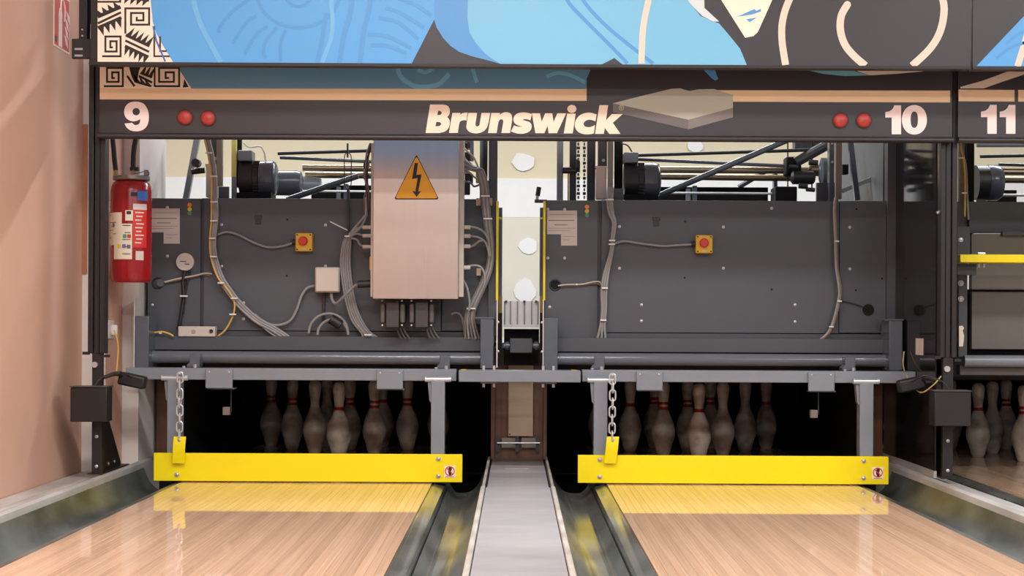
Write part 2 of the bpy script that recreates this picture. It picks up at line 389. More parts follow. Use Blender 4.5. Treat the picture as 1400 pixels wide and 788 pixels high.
def mk_pin(name, bands):
    pr = smooth_path([(r, z, 0) for r, z in PIN], 3)
    me = MB().lathe((0, 0, 0), [(max(q.x, 0.001), q.y) for q in pr], 28)
    o = me.build('bowling_pin', pin_mat(name, bands), origin=(0, 0, 0), angle=80)
    d = o.data; bpy.data.objects.remove(o); return d
PM = (mk_pin('pin_two_bands', ((0.236, 0.251), (0.261, 0.275))), mk_pin('pin_one_band', ((0.238, 0.255),)), mk_pin('pin_plain', ()))
HP = 8.0
kinds = {0: (1, 2, 0, 0, 0, 0, 0, 2, 1, 0), 1: (1, 0, 2, 1, 0, 2, 1, 0, 0, 1), 2: (0, 1, 0, 1, 2, 0, 2, 1, 0, 0)}
nm = ['head pin at the front', 'left pin in the second row', 'right pin in the second row', 'left pin in the third row', 'middle pin in the third row', 'right pin in the third row', 'leftmost pin in the back row', 'second pin from left in the back row', 'third pin from left in the back row', 'rightmost pin in the back row']
for li, (cx, rack) in enumerate(zip(LC, ('left', 'middle', 'right'))):
    k = 0
    for row in range(4):
        for j in range(row + 1):
            o = bpy.data.objects.new('bowling_pin', PM[kinds[li][k]])
            link(o, None, Vector((cx + (j - row / 2) * 0.3048, HP + row * 0.264, 0.0))); o.rotation_euler.z = random.uniform(0, 6)
            tag(o, 'worn white bowling pin, %s of the %s rack' % (nm[k], rack), 'bowling pin', 'pins in the %s rack' % rack); k += 1

# ------------------------------------------------------------------ bolts shared by many things
def shared(mb, m):
    o = mb.build('bolt', m, origin=(0, 0, 0)); d = o.data; bpy.data.objects.remove(o); return d
BOLT = shared(MB().cyl((0, 0, 0), (0, -0.35, 0), 1.0, 12).cyl((0, -0.35, 0), (0, -0.6, 0), 0.85, 12, 0.45), m_bolt)
HOLE = shared(MB().cyl((0, 0.2, 0), (0, -0.08, 0), 1.0, 12), m_hole)
def bolt(parent, px, py, d, rp=2.3, me=None, name='bolt'):
    o = bpy.data.objects.new(name, me or BOLT); link(o, parent, P(px, py, d)); s = rp * d / F; o.scale = (s, s, s); return o

# ------------------------------------------------------------------ masking unit
DU, DL = 6.2, 6.45
E = 0.0006
def part(name, m, parent, pts, d, lay): b = MB(); b.poly(pts, d, E * lay); return b.build(name, m, parent)
def line(name, m, parent, pts, w, d, lay, sm=True): b = MB(); b.stroke(pts, w, d, E * lay, sm); return b.build(name, m, parent)
def arc(cx, cy, rx, ry, a0, a1, n=14):
    return [(cx + rx * math.cos(math.radians(a0 + (a1 - a0) * i / n)), cy - ry * math.sin(math.radians(a0 + (a1 - a0) * i / n))) for i in range(n + 1)]

up = thing('masking_unit', 'large upper masking panel printed blue and charcoal with a pale chin', 'masking panel', P(730, 89, DU), 'masking panels')
b = MB(); b.box(P(133, 45, DU).x, P(1327, 45, DU).x, DU, DU + 0.03, 1.675, 2.05); b.build('panel', m_mask, up)
b = MB(); b.box(P(122, 45, DU).x, P(1327, 45, DU).x, DU - 0.004, DU + 0.05, 1.663, 1.6745); b.build('bottom_edge', m_black, up)
b = MB(); b.box(P(124, 45, DU).x, P(132.5, 45, DU).x, DU + 0.001, DU + 0.05, 1.675, 2.05); b.build('end_strip', m_black, up)
TOP = -38
part('printed_cream_field', m_pcream, up, [(133.5, TOP), (204, TOP), (206, 0), (209, 30), (214, 46), (225, 66), (237, 85), (133.5, 84.5)], DU, 1)
part('printed_blue_field', m_pb, up, [(204, TOP), (206, 0), (209, 30), (214, 46), (225, 66), (237, 85.2), (563, 86.8), (593.5, 27), (596, TOP)], DU, 2)
part('printed_deep_blue_field', m_pb2, up, [(596, TOP), (593.5, 27), (597, 38), (606, 52), (616, 63), (628, 71), (645, 77), (665, 82), (684, 87.3), (672, 80), (662, 72), (650, 58), (642, 45), (639, 25), (641, TOP)], DU, 2)
part('printed_light_blue_field', m_pbl, up, [(641, TOP), (639, 25), (642, 45), (650, 58), (662, 72), (672, 80), (684, 87.4), (1021, 89), (1012, 67), (1000, 52), (983, 32), (972, 28), (958, 22), (947, 9), (936, -6), (925, TOP)], DU, 2)
part('printed_dark_tip', m_mask, up, [(823, 88), (840, 79.5), (851, 88.2)], DU, 3)
part('printed_pale_lock', m_pgrey, up, [(935, -6), (925, TOP), (962, TOP), (963, 11), (983, 29.5), (975, 29.5), (960, 22), (948, 10)], DU, 4)
part('printed_chin', m_pcream, up, [(970, TOP), (986, 0), (1018.7, 51.7), (1030, 49.5), (1036, 44), (1050, 13), (1057, -3), (1062, TOP)], DU, 3)
part('printed_upper_lip', m_pb2, up, [(1008, 23), (1031, 12.5), (1034, 15), (1040, 12), (1040, 16), (1028, 20)], DU, 4)
part('printed_lower_lip', m_pb2, up, [(1020, 26.5), (1035, 24), (1025, 30.5)], DU, 4)
line('printed_blue_line', m_pb2, up, [(757, TOP), (775, 0), (800, 28), (832, 60), (858, 87)], 5, DU, 3)
line('printed_blue_line', m_pb2, up, [(780, TOP), (797, 0), (825, 32), (858, 60), (893, 87)], 5, DU, 3)
line('printed_sand_band', m_pbeige, up, [(896, TOP), (886, 3), (879, 40), (877, 87)], 8.5, DU, 4)
line('printed_sand_arc', m_pbeige, up, [(1100, TOP), (1079, 0), (1070, 28), (1069, 55), (1074, 89)], 9.5, DU, 3)
line('printed_sand_spiral', m_pbeige, up, [(1158, 7), (1150, 22), (1149, 42), (1155, 61), (1167, 76), (1183, 90)], 10, DU, 3)
b = MB(); b.disc(1158.3, 6.5, DU, 5, E * 3); b.build('printed_spiral_end', m_pbeige, up)
line('printed_sand_arc', m_pbeige, up, [(1276, TOP), (1289, 0), (1290, 22), (1284, 46), (1271, 67), (1247, 90)], 10, DU, 3)
# faint swirls of the blue field
for pts, w in (([(262, TOP), (265, 0), (274, 32), (287, 58), (302, 85)], 7), ([(453, TOP), (453, 5), (455, 30), (452, 55), (440, 86)], 6)):
    line('printed_pale_streak', m_pb4, up, pts, w, DU, 4)
for jj, (pts, w) in enumerate(((arc(408, -8, 56, 46, 180, 360), 5), (arc(408, -14, 20, 23, 180, 360), 4.5), ([(343, -2), (318, 16), (300, 38), (301, 45)], 5), ([(351, 22), (336, 32), (318, 60)], 5), ([(366, 37), (352, 46), (334, 75)], 5),
               ([(379, 38), (364, 56), (360, 72), (364, 80)], 5), ([(391, 41), (384, 58), (384, 84)], 5), ([(446, 18), (441, 50), (434, 86)], 6), ([(483, TOP), (480, 12), (470, 50), (464, 86)], 7), ([(508, TOP), (505, 10), (498, 40), (492, 86)], 7),
               ([(527, 11), (548, 18), (580, 38)], 5), ([(518, 25), (545, 31), (572, 54)], 5), ([(503, 47), (530, 50), (562, 66)], 5), ([(507, 62), (530, 63), (556, 73)], 5), ([(545, -2), (570, 8), (590, 22)], 5))):
    line('printed_swirl', m_pb3, up, pts, w, DU, 2.6 + 0.06 * jj)

def fret(parent, x0, y0, x1, y1, d, lay, flip=False, lim=None):
    # square spiral: outer turn open, curling inwards
    w, h = x1 - x0, y1 - y0; t_ = 2.6
    pts = [(0, 1), (1, 1), (1, 0), (0.17, 0), (0.17, 0.76), (0.78, 0.76), (0.78, 0.24), (0.44, 0.24), (0.44, 0.55), (0.58, 0.55)]
    if flip: pts = [(0.0, 1.3), (0, 0), (1, 0), (1, 0.84), (0.24, 0.84), (0.24, 0.24), (0.76, 0.24), (0.76, 0.62), (0.48, 0.62), (0.48, 0.44)]
    q = [(x0 + a * w, y0 + c * h) for a, c in pts]
    line('printed_fret', m_ink, parent, q, t_, d, lay, False)
def spikes(parent, a, bb, n, hgt, side, d, lay, th=3.5):
    b = MB(); a = Vector(a); bb = Vector(bb); u = (bb - a) / n
    for i in range(n):
        p = a + u * i; q = a + u * (i + 1); tip = p + u * 0.35 + Vector((hgt[0], hgt[1]))
        b.poly([tuple(p), tuple(q), tuple(q + Vector((0, side * th))), tuple(tip), tuple(p + Vector((0, side * th)))] if False else [tuple(p), tuple(tip), tuple(q)], d, E * lay)
    b.stroke([tuple(a), tuple(bb)], th, d, E * lay + 1e-4)
    return b.build('printed_spikes', m_ink, parent)
fret(up, 140, 50, 165, 77, DU, 3); fret(up, 171.5, 11.5, 204, 38, DU, 3, True)
line('printed_fret', m_ink, up, [(133.5, 2.5), (164.5, 2.5), (164.5, -20)], 2.4, DU, 3, False)
line('printed_fret', m_ink, up, [(211, 36), (211, 77), (232, 77)], 2.2, DU, 3, False)
line('printed_fret', m_ink, up, [(219, 50), (219, 70), (228, 70)], 2.2, DU, 3, False)
line('printed_bar', m_ink, up, [(134, 32), (165.5, 17)], 3, DU, 3, False); line('printed_bar', m_ink, up, [(171.5, 55.5), (204, 71)], 3, DU, 3, False)
spikes(up, (133.5, 23), (165, 9.5), 4, (-5, -9), 1, DU, 3, 5); spikes(up, (134, 38), (166, 24), 4, (5, 12), 1, DU, 3, 4)
spikes(up, (172, 48), (204.5, 63), 5, (10, -11), 1, DU, 3, 4); spikes(up, (171, 63), (203, 78), 5, (-3, 12), 1, DU, 3, 4)
spikes(up, (171, -4), (204, 0), 4, (-4, 9), 1, DU, 3, 5)
line('printed_blue_line', m_blue_lab, up, [(209.5, 36), (214, 56), (226, 84)], 2.2, DU, 4, False)
# ceiling bracket at the left end of the panel
br = thing('mask_bracket', 'black slotted bracket holding the masking panel near red sign', 'bracket', P(116, 80, DU + 0.1))
b = MB(); b.pbox(98, 53, 131, 80, DU + 0.06, 0.02); b.build('plate', m_black, br, bevel=0.002)
b = MB(); b.pbox(108, -30, 118, 54, DU + 0.1, 0.05); b.build('upright', m_black, br)
b = MB(); b.pbox(117, -30, 131, 54, DU + 0.14, 0.03); b.build('back_plate', m_hole, br)
b = MB(); b.pbox(123.5, 33, 130.5, 53, DU + 0.13, 0.008); b.build('sensor_plate', m_alu, br)
for y in (67, 76):
    b = MB(); b.pbox(102, y - 1.3, 113, y + 1.3, DU + 0.0595, 0.004); b.build('slot', m_alu, br)
for y in (40.5, 49): bolt(br, 112.5, y, DU + 0.0995, 1.3)

lo = thing('masking_unit', 'lower charcoal masking strip with cream lettering between numbers 9 and 10', 'masking panel', P(720, 190, DL), 'masking panels')
z0, z1 = 1.425, 1.71
b = MB(); b.box(P(136, 140, DL).x, P(1302, 140, DL).x, DL, DL + 0.02, z0, z1); b.build('panel', m_mask, lo)
b = MB(); xl, xr = P(134, 140, DL).x, P(1303, 140, DL).x
prf = [(DL - 0.003, z0 + 0.006), (DL - 0.012, z0 + 0.002), (DL - 0.018, z0 - 0.006), (DL - 0.014, z0 - 0.015), (DL + 0.02, z0 - 0.017), (DL + 0.02, z0 + 0.004)]
n = len(prf); b.add([(xl, y, z) for y, z in prf] + [(xr, y, z) for y, z in prf], [(i, n + i, n + (i + 1) % n, (i + 1) % n) for i in range(n)] + [tuple(range(n)), tuple(range(n, 2 * n))])
b.build('bottom_lip', m_mask, lo, angle=70)
part('printed_cream_field', m_pcream, lo, [(136.5, 84), (238, 84), (248, 100), (262, 121.5), (136.5, 120.5)], DL, 1)
part('printed_blue_field', mat('print_dusk_blue', (96, 146, 182), 0.38), lo, [(238, 84), (248, 100), (262, 121.3), (802, 122), (802, 108), (808, 94), (812, 84)], DL, 1)
part('printed_tan_band', m_ptan, lo, [(136.5, 120.6), (262, 121.3), (802, 122), (802, 138), (136.5, 136)], DL, 1)
part('printed_tan_band', m_ptan, lo, [(960, 123.5), (1299, 124), (1299, 140.2), (960, 139)], DL, 1)
part('printed_stone_top', m_pstone, lo, [(838, 141.3), (880, 130.5), (918, 121.5), (930, 120.8), (936, 123), (943, 124.5), (955, 122.3), (976, 121.8), (1002, 130), (1002, 147.5), (941, 163.8)], DL, 2)
part('printed_stone_side', m_pstone2, lo, [(838, 141.3), (941, 163.8), (941, 177), (838, 153)], DL, 2)
part('printed_stone_side', m_pstone3, lo, [(941, 163.8), (1002, 147.5), (1002, 160.5), (941, 177)], DL, 2)
part('printed_blue_spike', m_pb2, lo, [(954, 88), (974, 88), (982, 108), (978, 110.3), (973, 107)], DL, 1)
part('printed_teal_crescent', m_pteal, lo, [(1080, 85), (1096, 94), (1125, 101), (1155, 104), (1190, 103), (1170, 98), (1160, 90), (1150, 85)], DL, 1)
part('printed_sand_crescent', m_pbeige, lo, [(1150, 85), (1160, 92), (1175, 98.5), (1190, 103), (1225, 101), (1260, 98), (1285, 92), (1290, 85)], DL, 1)
for pts, w in (([(543, 88), (548, 105), (565, 117), (582, 119)], 6), ([(582, 119), (600, 115), (614, 101)], 6), ([(646, 94), (652, 113)], 5), ([(747, 105), (762, 100), (780, 103), (800, 113)], 5), ([(571, 96), (582, 99), (592, 94)], 5)):
    line('printed_swirl', m_pbl, lo, pts, w, DL, 2)
fret(lo, 142, 93, 168, 118, DL, 2); fret(lo, 212, 93, 245, 118, DL, 2); line('printed_fret', m_ink, lo, [(211.5, 86), (211.5, 119)], 2.3, DL, 2, False)
part('printed_dark_block', m_ink, lo, [(175, 86), (195, 86), (190, 97), (188, 110), (192, 115), (184, 113), (180, 105)], DL, 2)
spikes(lo, (186, 112), (207, 118), 3, (-6, -12), 1, DL, 2, 3); spikes(lo, (192, 100), (208, 106), 3, (8, -14), 1, DL, 2, 3)
line('printed_bar', m_ink, lo, [(190, 104), (208, 113)], 3, DL, 2, False); spikes(lo, (174, 104), (184, 118), 4, (-3, -6), 1, DL, 2, 3)
part('printed_spikes', m_ink, lo, [(250, 120), (252, 108), (258, 119)], DL, 2)
# red lamps
def redlamp(parent, px, py, name):
    c = P(px, py, DL); r = 10 * DL / F
    MB().cyl(c, c - Vector((0, 0.004, 0)), r * 1.12, 24).build('lamp_bezel', m_black, parent)
    b = MB(); pr = [(r * math.cos(a * PI / 12), 0.55 * r * math.sin(a * PI / 12)) for a in range(0, 6)] + [(0.001, 0.56 * r)]
    vv, ff = [], []; n = 24
    for rr, y in pr:
        for k in range(n): vv.append(c + Vector((rr * math.cos(2 * PI * k / n), -0.004 - y, rr * math.sin(2 * PI * k / n))))
    for i in range(len(pr) - 1):
        for k in range(n): ff.append((i * n + k, i * n + (k + 1) % n, (i + 1) * n + (k + 1) % n, (i + 1) * n + k))
    b.add(vv, ff).build('red_lamp', m_lamp, parent, angle=80)
for px, py in ((253, 161), (284.5, 162), (1149, 165), (1181, 165)): redlamp(lo, px, py, 'red_lamp')
# lettering: closed outlines (photo pixels; a third value marks a point the curve runs smoothly through) with counters
from mathutils.geometry import tessellate_polygon
def outline(pts, ox, oy, k):
    q = [(ox + p[0] / k, oy + p[1] / k, len(p) > 2) for p in pts]; n = len(q); out = []
    for i in range(n):
        a, p, c, e = q[i - 1], q[i], q[(i + 1) % n], q[(i + 2) % n]
        out.append((p[0], p[1]))
        if p[2] or c[2]:
            for t in (0.25, 0.5, 0.75):
                r_ = []
                for x in (0, 1):
                    t0 = (c[x] - a[x]) / 2 if p[2] else (c[x] - p[x]); t1 = (e[x] - p[x]) / 2 if c[2] else (c[x] - p[x])
                    r_.append((2 * t ** 3 - 3 * t * t + 1) * p[x] + (t ** 3 - 2 * t * t + t) * t0 + (3 * t * t - 2 * t ** 3) * c[x] + (t ** 3 - t * t) * t1)
                out.append(tuple(r_))
    return out
def glyph(parent, name, m, loops, d=DL, lay=3):
    L = [[P(x, y, d - E * lay) for x, y in lp] for lp in loops]
    tris = tessellate_polygon([[Vector((p.x, p.z, 0)) for p in lp] for lp in L])
    b = MB(); b.add([p for lp in L for p in lp], tris); return b.build(name, m, parent)
def ell(cx, cy, rx, ry, e=2.0, n=40):
    sg = lambda v: (1 if v >= 0 else -1) * abs(v) ** (2 / e)
    return [(cx + rx * sg(math.cos(2 * PI * i / n)), cy + ry * sg(math.sin(2 * PI * i / n))) for i in range(n)]
LET = (
 ('b', 578, [[(100, 50), (270, 50), (325, 60, 1), (360, 92, 1), (370, 135, 1), (362, 185, 1), (335, 222), (362, 255, 1), (370, 305, 1), (355, 365, 1), (310, 415, 1), (230, 440), (38, 440)],
             [(212, 135), (240, 139, 1), (259, 161, 1), (248, 186, 1), (222, 195), (198, 195)], [(185, 288), (230, 290, 1), (251, 311, 1), (238, 338, 1), (207, 347), (172, 347)]]),
 ('r', 578, [[(405, 165), (515, 165), (513, 190), (545, 167, 1), (612, 160), (598, 268), (560, 264, 1), (515, 280, 1), (497, 322, 1), (480, 438), (358, 438)]]),
 ('u', 578, [[(622, 165), (742, 165), (721, 315, 1), (728, 343, 1), (748, 350, 1), (770, 336, 1), (779, 310, 1), (803, 165), (922, 165), (898, 300, 1), (872, 373, 1), (820, 423, 1), (735, 445, 1), (645, 428, 1), (600, 378, 1), (600, 315, 1)]]),
 ('n', 578, [[(938, 165), (1055, 165), (1052, 190), (1090, 164, 1), (1150, 155, 1), (1203, 176, 1), (1221, 230, 1), (1217, 290, 1), (1192, 440), (1075, 440), (1100, 290, 1), (1092, 259, 1), (1070, 252, 1), (1045, 268, 1), (1031, 310, 1), (1010, 440), (892, 440)]]),
 ('s', 578, [[(1492, 180), (1472, 266), (1430, 252, 1), (1390, 250, 1), (1358, 260), (1405, 272, 1), (1460, 292, 1), (1488, 332, 1), (1480, 390, 1), (1440, 430, 1), (1370, 449, 1), (1290, 445, 1), (1205, 420), (1247, 335), (1300, 352, 1), (1368, 354), (1305, 336, 1), (1257, 305, 1), (1240, 260, 1), (1250, 212, 1), (1290, 174, 1), (1350, 159, 1), (1420, 161, 1)]]),
 ('w', 715, [[(122, 170), (232, 170), (255, 285), (303, 170), (400, 170), (418, 290), (470, 170), (590, 170), (465, 442), (350, 442), (338, 340), (292, 442), (170, 442)]]),
 ('i', 715, [[(605, 175), (720, 175), (680, 445), (558, 445)]]), ('i_dot', 715, [ell(668, 110, 62, 55)]),
 ('c', 715, [[(1007, 185), (990, 280), (950, 264, 1), (895, 258, 1), (847, 280, 1), (829, 315, 1), (845, 348, 1), (890, 360, 1), (940, 352, 1), (985, 330), (970, 445), (900, 458, 1), (820, 453, 1), (747, 418, 1), (710, 350, 1), (718, 275, 1), (765, 207, 1), (840, 169, 1), (920, 161, 1)]]),
 ('k', 715, [[(1045, 58), (1165, 58), (1135, 265), (1215, 180), (1365, 180), (1228, 300), (1333, 452), (1180, 452), (1118, 370), (1105, 452), (985, 452)]]))
for ch, ox, loops in LET: glyph(lo, 'letter_' + ch, m_ptxt, [outline(lp, ox, 138, 10.0) for lp in loops])
G9 = [[(450, 118, 1), (360, 137, 1), (287, 200, 1), (258, 295, 1), (275, 380, 1), (330, 443, 1), (410, 473, 1), (490, 462, 1), (548, 435), (543, 482, 1), (520, 522, 1), (470, 540, 1), (430, 525, 1), (405, 498), (265, 512), (302, 580, 1), (370, 633, 1), (470, 652, 1), (580, 633, 1), (658, 570, 1), (695, 480, 1), (702, 370, 1), (680, 260, 1), (620, 167, 1), (540, 127, 1)], ell(475, 300, 66, 66)]
G1 = [[(430, 185), (550, 185), (550, 705), (382, 705), (382, 405), (268, 405), (268, 305), (345, 288, 1), (400, 245, 1)]]
G0 = [ell(790, 445, 225, 265, 2.1), ell(788, 443, 66, 147, 2.4)]
def digit(parent, name, g, ox, oy): glyph(parent, name, m_pnum, [outline(lp, ox, oy, 13.13) for lp in g])
line('registered_mark', m_pstone, lo, arc(849.5, 147.5, 3.3, 3.3, 0, 360, 16), 0.8, DL, 4, False)
line('registered_mark', m_pstone, lo, [(848.3, 149.3), (848.3, 145.8), (850, 145.8), (850.6, 146.6), (850, 147.5), (848.6, 147.5), (850.8, 149.3)], 0.7, DL, 4, False)
MB().box(P(136, 140, DL).x, P(1302, 140, DL).x, DL + 0.021, DL + 0.0235, 1.425, 1.71).build('added_reflector', mat('reflector_blue_grey', (130, 172, 222), 0.6), lo); digit(lo, 'digit_nine', G9, 150, 130); digit(lo, 'digit_one', G1, 1190, 130); digit(lo, 'digit_zero', G0, 1190, 130)  # unseen blue sheet behind the strip, added so the steel cabinet reflects blue

up2 = thing('masking_unit', 'upper masking panel at the right edge with blue wedge', 'masking panel', P(1420, 91, DU), 'masking panels')
b = MB(); b.box(P(1330, 45, DU).x, P(1330, 45, DU).x + 2.6, DU, DU + 0.03, 1.675, 2.05); b.build('panel', m_mask, up2)
b = MB(); b.box(P(1330, 45, DU).x, P(1330, 45, DU).x + 2.6, DU - 0.004, DU + 0.05, 1.663, 1.6745); b.build('bottom_edge', m_black, up2)
part('printed_blue_wedge', m_pb, up2, [(1335, 90.5), (1400, 22), (1440, -20), (1600, -20), (1600, 91)], DU, 1)
line('printed_sand_line', m_pbeige, up2, [(1391, 91), (1400, 62), (1412, 20)], 9, DU, 2)
for pts in ([(1362, 80), (1380, 66), (1402, 58)], [(1376, 60), (1390, 48), (1404, 42)]): line('printed_swirl', m_pb3, up2, pts, 4, DU, 2)
lo2 = thing('masking_unit', 'lower charcoal masking strip numbered 11 at the right edge', 'masking panel', P(1420, 191, DL), 'masking panels')
x0 = P(1310, 140, DL).x
b = MB(); b.box(x0, x0 + 2.5, DL, DL + 0.02, z0, z1); b.build('panel', m_mask, lo2)
b = MB(); b.add([(x0, y, z) for y, z in prf] + [(x0 + 2.5, y, z) for y, z in prf], [(i, n2 + i, n2 + (i + 1) % n2, (i + 1) % n2) for n2 in [len(prf)] for i in range(n2)] + [tuple(range(len(prf))), tuple(range(len(prf), 2 * len(prf)))]); b.build('bottom_lip', m_mask, lo2, angle=70)
part('printed_tan_band', m_ptan, lo2, [(1310.5, 122.5), (1387, 123), (1387, 139), (1310.5, 138.5)], DL, 1)
part('printed_tan_band', m_ptan, lo2, [(1392, 123), (1560, 124), (1560, 140), (1392, 139)], DL, 1)
part('printed_sand_line', m_pbeige, lo2, [(1313, 119), (1345, 110), (1380, 97), (1400, 90), (1420, 88), (1400, 102), (1370, 112), (1345, 121), (1313, 121)], DL, 1)
digit(lo2, 'digit_one', G1, 1320.8, 129.4); digit(lo2, 'digit_one', G1, 1346.4, 129.4)

# ------------------------------------------------------------------ black posts with switch boxes
def post(xc, s, label, boxlabel):
    d = DL + 0.005
    t = thing('masking_post', label, 'post', (xc, d, 0.054), 'black masking posts')
    MB().box(xc - 0.034, xc - 0.013, d + 0.02, d + 0.08, 0.545, 2.0).build('post_channel', m_black, t, bevel=0.003)
    MB().box(xc - 0.012, xc + 0.011, d + 0.028, d + 0.08, 0.545, 2.0).build('post_channel', m_black, t, bevel=0.003)
    MB().box(xc + 0.012, xc + 0.034, d + 0.02, d + 0.08, 0.545, 2.0).build('post_channel', m_black, t, bevel=0.003)
    MB().box(xc - 0.018, xc + 0.022, d + 0.03, d + 0.06, 0.064, 0.56).build('lower_leg', m_black, t)
    MB().box(xc - 0.055, xc - 0.03, d + 0.02, d + 0.04, 0.54, 0.552).build('stop_tab', m_black, t)
    MB().box(xc + 0.025, xc + 0.052, d + 0.02, d + 0.04, 0.53, 0.54).build('stop_tab', m_black, t)
    # gusset: a triangular plate running back along the rail
    y0 = d + 0.06; pl = [(y0, 0.065), (y0 + 0.36, 0.065), (y0 + 0.36, 0.075), (y0 + 0.06, 0.36), (y0, 0.36)]
    b = MB(); n = len(pl); b.add([(xc - 0.004, y, z) for y, z in pl] + [(xc + 0.004, y, z) for y, z in pl], [tuple(range(n)), tuple(range(2 * n - 1, n - 1, -1))] + [(i, n + i, n + (i + 1) % n, (i + 1) % n) for i in range(n)])
    b.build('gusset', m_black, t)
    MB().box(xc - 0.03, xc + 0.03, y0 - 0.05, y0 + 0.4, 0.0585, 0.0635).build('foot_plate', m_black, t)
    bx = MB().box(xc - 0.078, xc + 0.067, d - 0.07, d + 0.02, 0.275, 0.412).build('switch_box', m_black, t, bevel=0.003)
    MB().box(xc - 0.080, xc + 0.069, d - 0.074, d + 0.022, 0.413, 0.417).build('box_lid', mat('box_lid_dark', (70, 66, 66), 0.35), bx)
    for z in (0.21, 0.09): 
        o = bpy.data.objects.new('bolt', BOLT); link(o, t, Vector((xc + 0.002, d + 0.029, z))); o.scale = (0.007,) * 3
    for k in range(3):
        o = bpy.data.objects.new('bolt', BOLT); link(o, t, Vector((xc - s * 0.004, y0 + 0.05 + k * 0.1, 0.085))); o.scale = (0.007,) * 3; o.rotation_euler.z = -s * PI / 2 if s < 0 else PI / 2
    b = MB(); b.cyl((xc - 0.005, d + 0.03, 0.5), (xc - 0.005, d + 0.015, 0.5), 0.012); b.build('pivot_bolt', m_bolt, t)
    # small sensor head on an arm, aimed across the lane
    sx = xc - s * 0.16
    sn = MB(); sn.box(-0.055, 0.055, -0.03, 0.03, -0.026, 0.026)
    rot = Matrix.Rotation(s * math.radians(-12), 3, 'Y')
    sn.v = [rot @ q + Vector((xc - s * 0.115, d + 0.16, 0.432)) for q in sn.v]
    so = sn.build('sensor_head', m_black, t, bevel=0.008)
    MB().tube([(xc, d + 0.06, 0.44), (xc - s * 0.06, d + 0.1, 0.46), (xc - s * 0.08, d + 0.16, 0.44)], 0.008).build('sensor_arm', m_black, t)
    MB().tube([(xc - s * 0.005, d - 0.02, 0.415), (xc - s * 0.03, d + 0.0, 0.45), (xc - s * 0.09, d + 0.03, 0.472), (xc - s * 0.12, d + 0.12, 0.445)], 0.003).build('sensor_cable', m_cabd, t)
    return t
p1 = post(-1.688, -1, 'black post beside the fire extinguisher, carrying a black switch box', '')
p2 = post(1.742, 1, 'black post between numbers 10 and 11, carrying a black switch box', '')
# glossy sheet standing on the right rail, behind the right post
t = thing('partition_sheet', 'glossy black partition sheet left of the right post', 'partition', (1.705, 7.0, 0.055))
MB().box(1.703, 1.709, 6.53, 7.44, 0.085, 1.9).build('sheet', m_gloss, t)
MB().box(1.70, 1.712, 6.53, 7.44, 0.055, 0.084).build('bottom_channel', m_rail, t)
b = MB(); b.pcyl((1283, 195), (1284.5, 330), 6.515, 1.0); b.build('wire', m_cab, t)
b = MB(); b.pcyl((1284.5, 290), (1281, 291.5), 6.5, 2.2); b.build('wire_clip', m_bolt, t)
c = P(1258, 477, 6.8)
b = MB(); b.box(1.7005, 1.7025, 6.72, 6.84, 0.55, 0.62); b.build('serial_label', m_paper, t)
MB().tube([(1.69, 7.0, 0.56), (1.675, 6.95, 0.50), (1.66, 6.8, 0.45), (1.66, 6.6, 0.40), (1.69, 6.52, 0.43), (1.72, 6.5, 0.47)], 0.003).build('looped_cable', mat('pale_yellow_cable', (204, 178, 120), 0.5), t)

# ------------------------------------------------------------------ fire extinguisher and its sign
ext = thing('fire_extinguisher', 'red fire extinguisher with paper service labels on the wall', 'fire extinguisher', P(179, 386, 6.88))
EC = P(179, 386, 6.88); R = 0.0865
pr = [(R * 0.80, 0.006), (R * 0.9, 0.0), (R * 0.97, 0.012), (R, 0.04), (R, 0.385), (R * 0.97, 0.405), (R * 0.88, 0.424), (R * 0.66, 0.436), (R * 0.5, 0.438)]
MB().lathe(EC, pr, 40).build('cylinder', m_red, ext, angle=60)
vh = MB().lathe(EC, [(R * 0.86, 0.434), (R * 0.9, 0.438), (R * 0.9, 0.452), (R * 0.4, 0.456)], 28).build('valve_flange', mat('valve_grey', (150, 138, 128), 0.35, metal=0.5, var=0.2, scale=30), ext)
for a, dx in ((0, -0.062), (1, 0.012), (2, 0.068)):
    MB().cyl(EC + Vector((dx, -0.02, 0.452)), EC + Vector((dx, -0.02, 0.478)), 0.011, 6).build('fitting', mat('brass', (190, 160, 110), 0.35, metal=0.8), ext)
MB().tube([EC + Vector((-0.062, -0.02, 0.475)), EC + Vector((-0.07, -0.02, 0.55)), EC + Vector((-0.08, 0.0, 0.7)), EC + Vector((-0.03, 0.05, 0.82))], 0.0105, 10).build('hose', m_cabd, ext)
MB().tube([EC + Vector((0.012, -0.02, 0.475)), EC + Vector((0.014, -0.02, 0.56)), EC + Vector((0.028, 0.0, 0.7)), EC + Vector((0.0, 0.05, 0.82)), EC + Vector((-0.03, 0.05, 0.82))], 0.0105, 10).build('hose', m_cabd, ext)
MB().box(EC.x + 0.0, EC.x + 0.035, EC.y - 0.03, EC.y + 0.0, EC.z + 0.474, EC.z + 0.49).build('lever', m_cabd, ext)
MB().tube([EC + Vector((0.02, -0.04, 0.46)), EC + Vector((0.05, -0.05, 0.464)), EC + Vector((0.075, -0.03, 0.475)), EC + Vector((0.08, -0.03, 0.455)), EC + Vector((0.05, -0.05, 0.452))], 0.002, 6).build('seal_wire', m_blue_lab, ext)
def wrap(name, m, a0, a1, za, zb, parent, lay=1):           # label wrapped on the cylinder; angle 0 faces the hall, + to the right
    b = MB(); n = 10; rr = R + 0.0006 * lay; vv = []
    for i in range(n + 1):
        a = math.radians(a0 + (a1 - a0) * i / n); vv += [EC + Vector((rr * math.sin(a), -rr * math.cos(a), za)), EC + Vector((rr * math.sin(a), -rr * math.cos(a), zb))]
    return b.add(vv, [(2 * i, 2 * i + 2, 2 * i + 3, 2 * i + 1) for i in range(n)]).build(name, m, parent, angle=60)
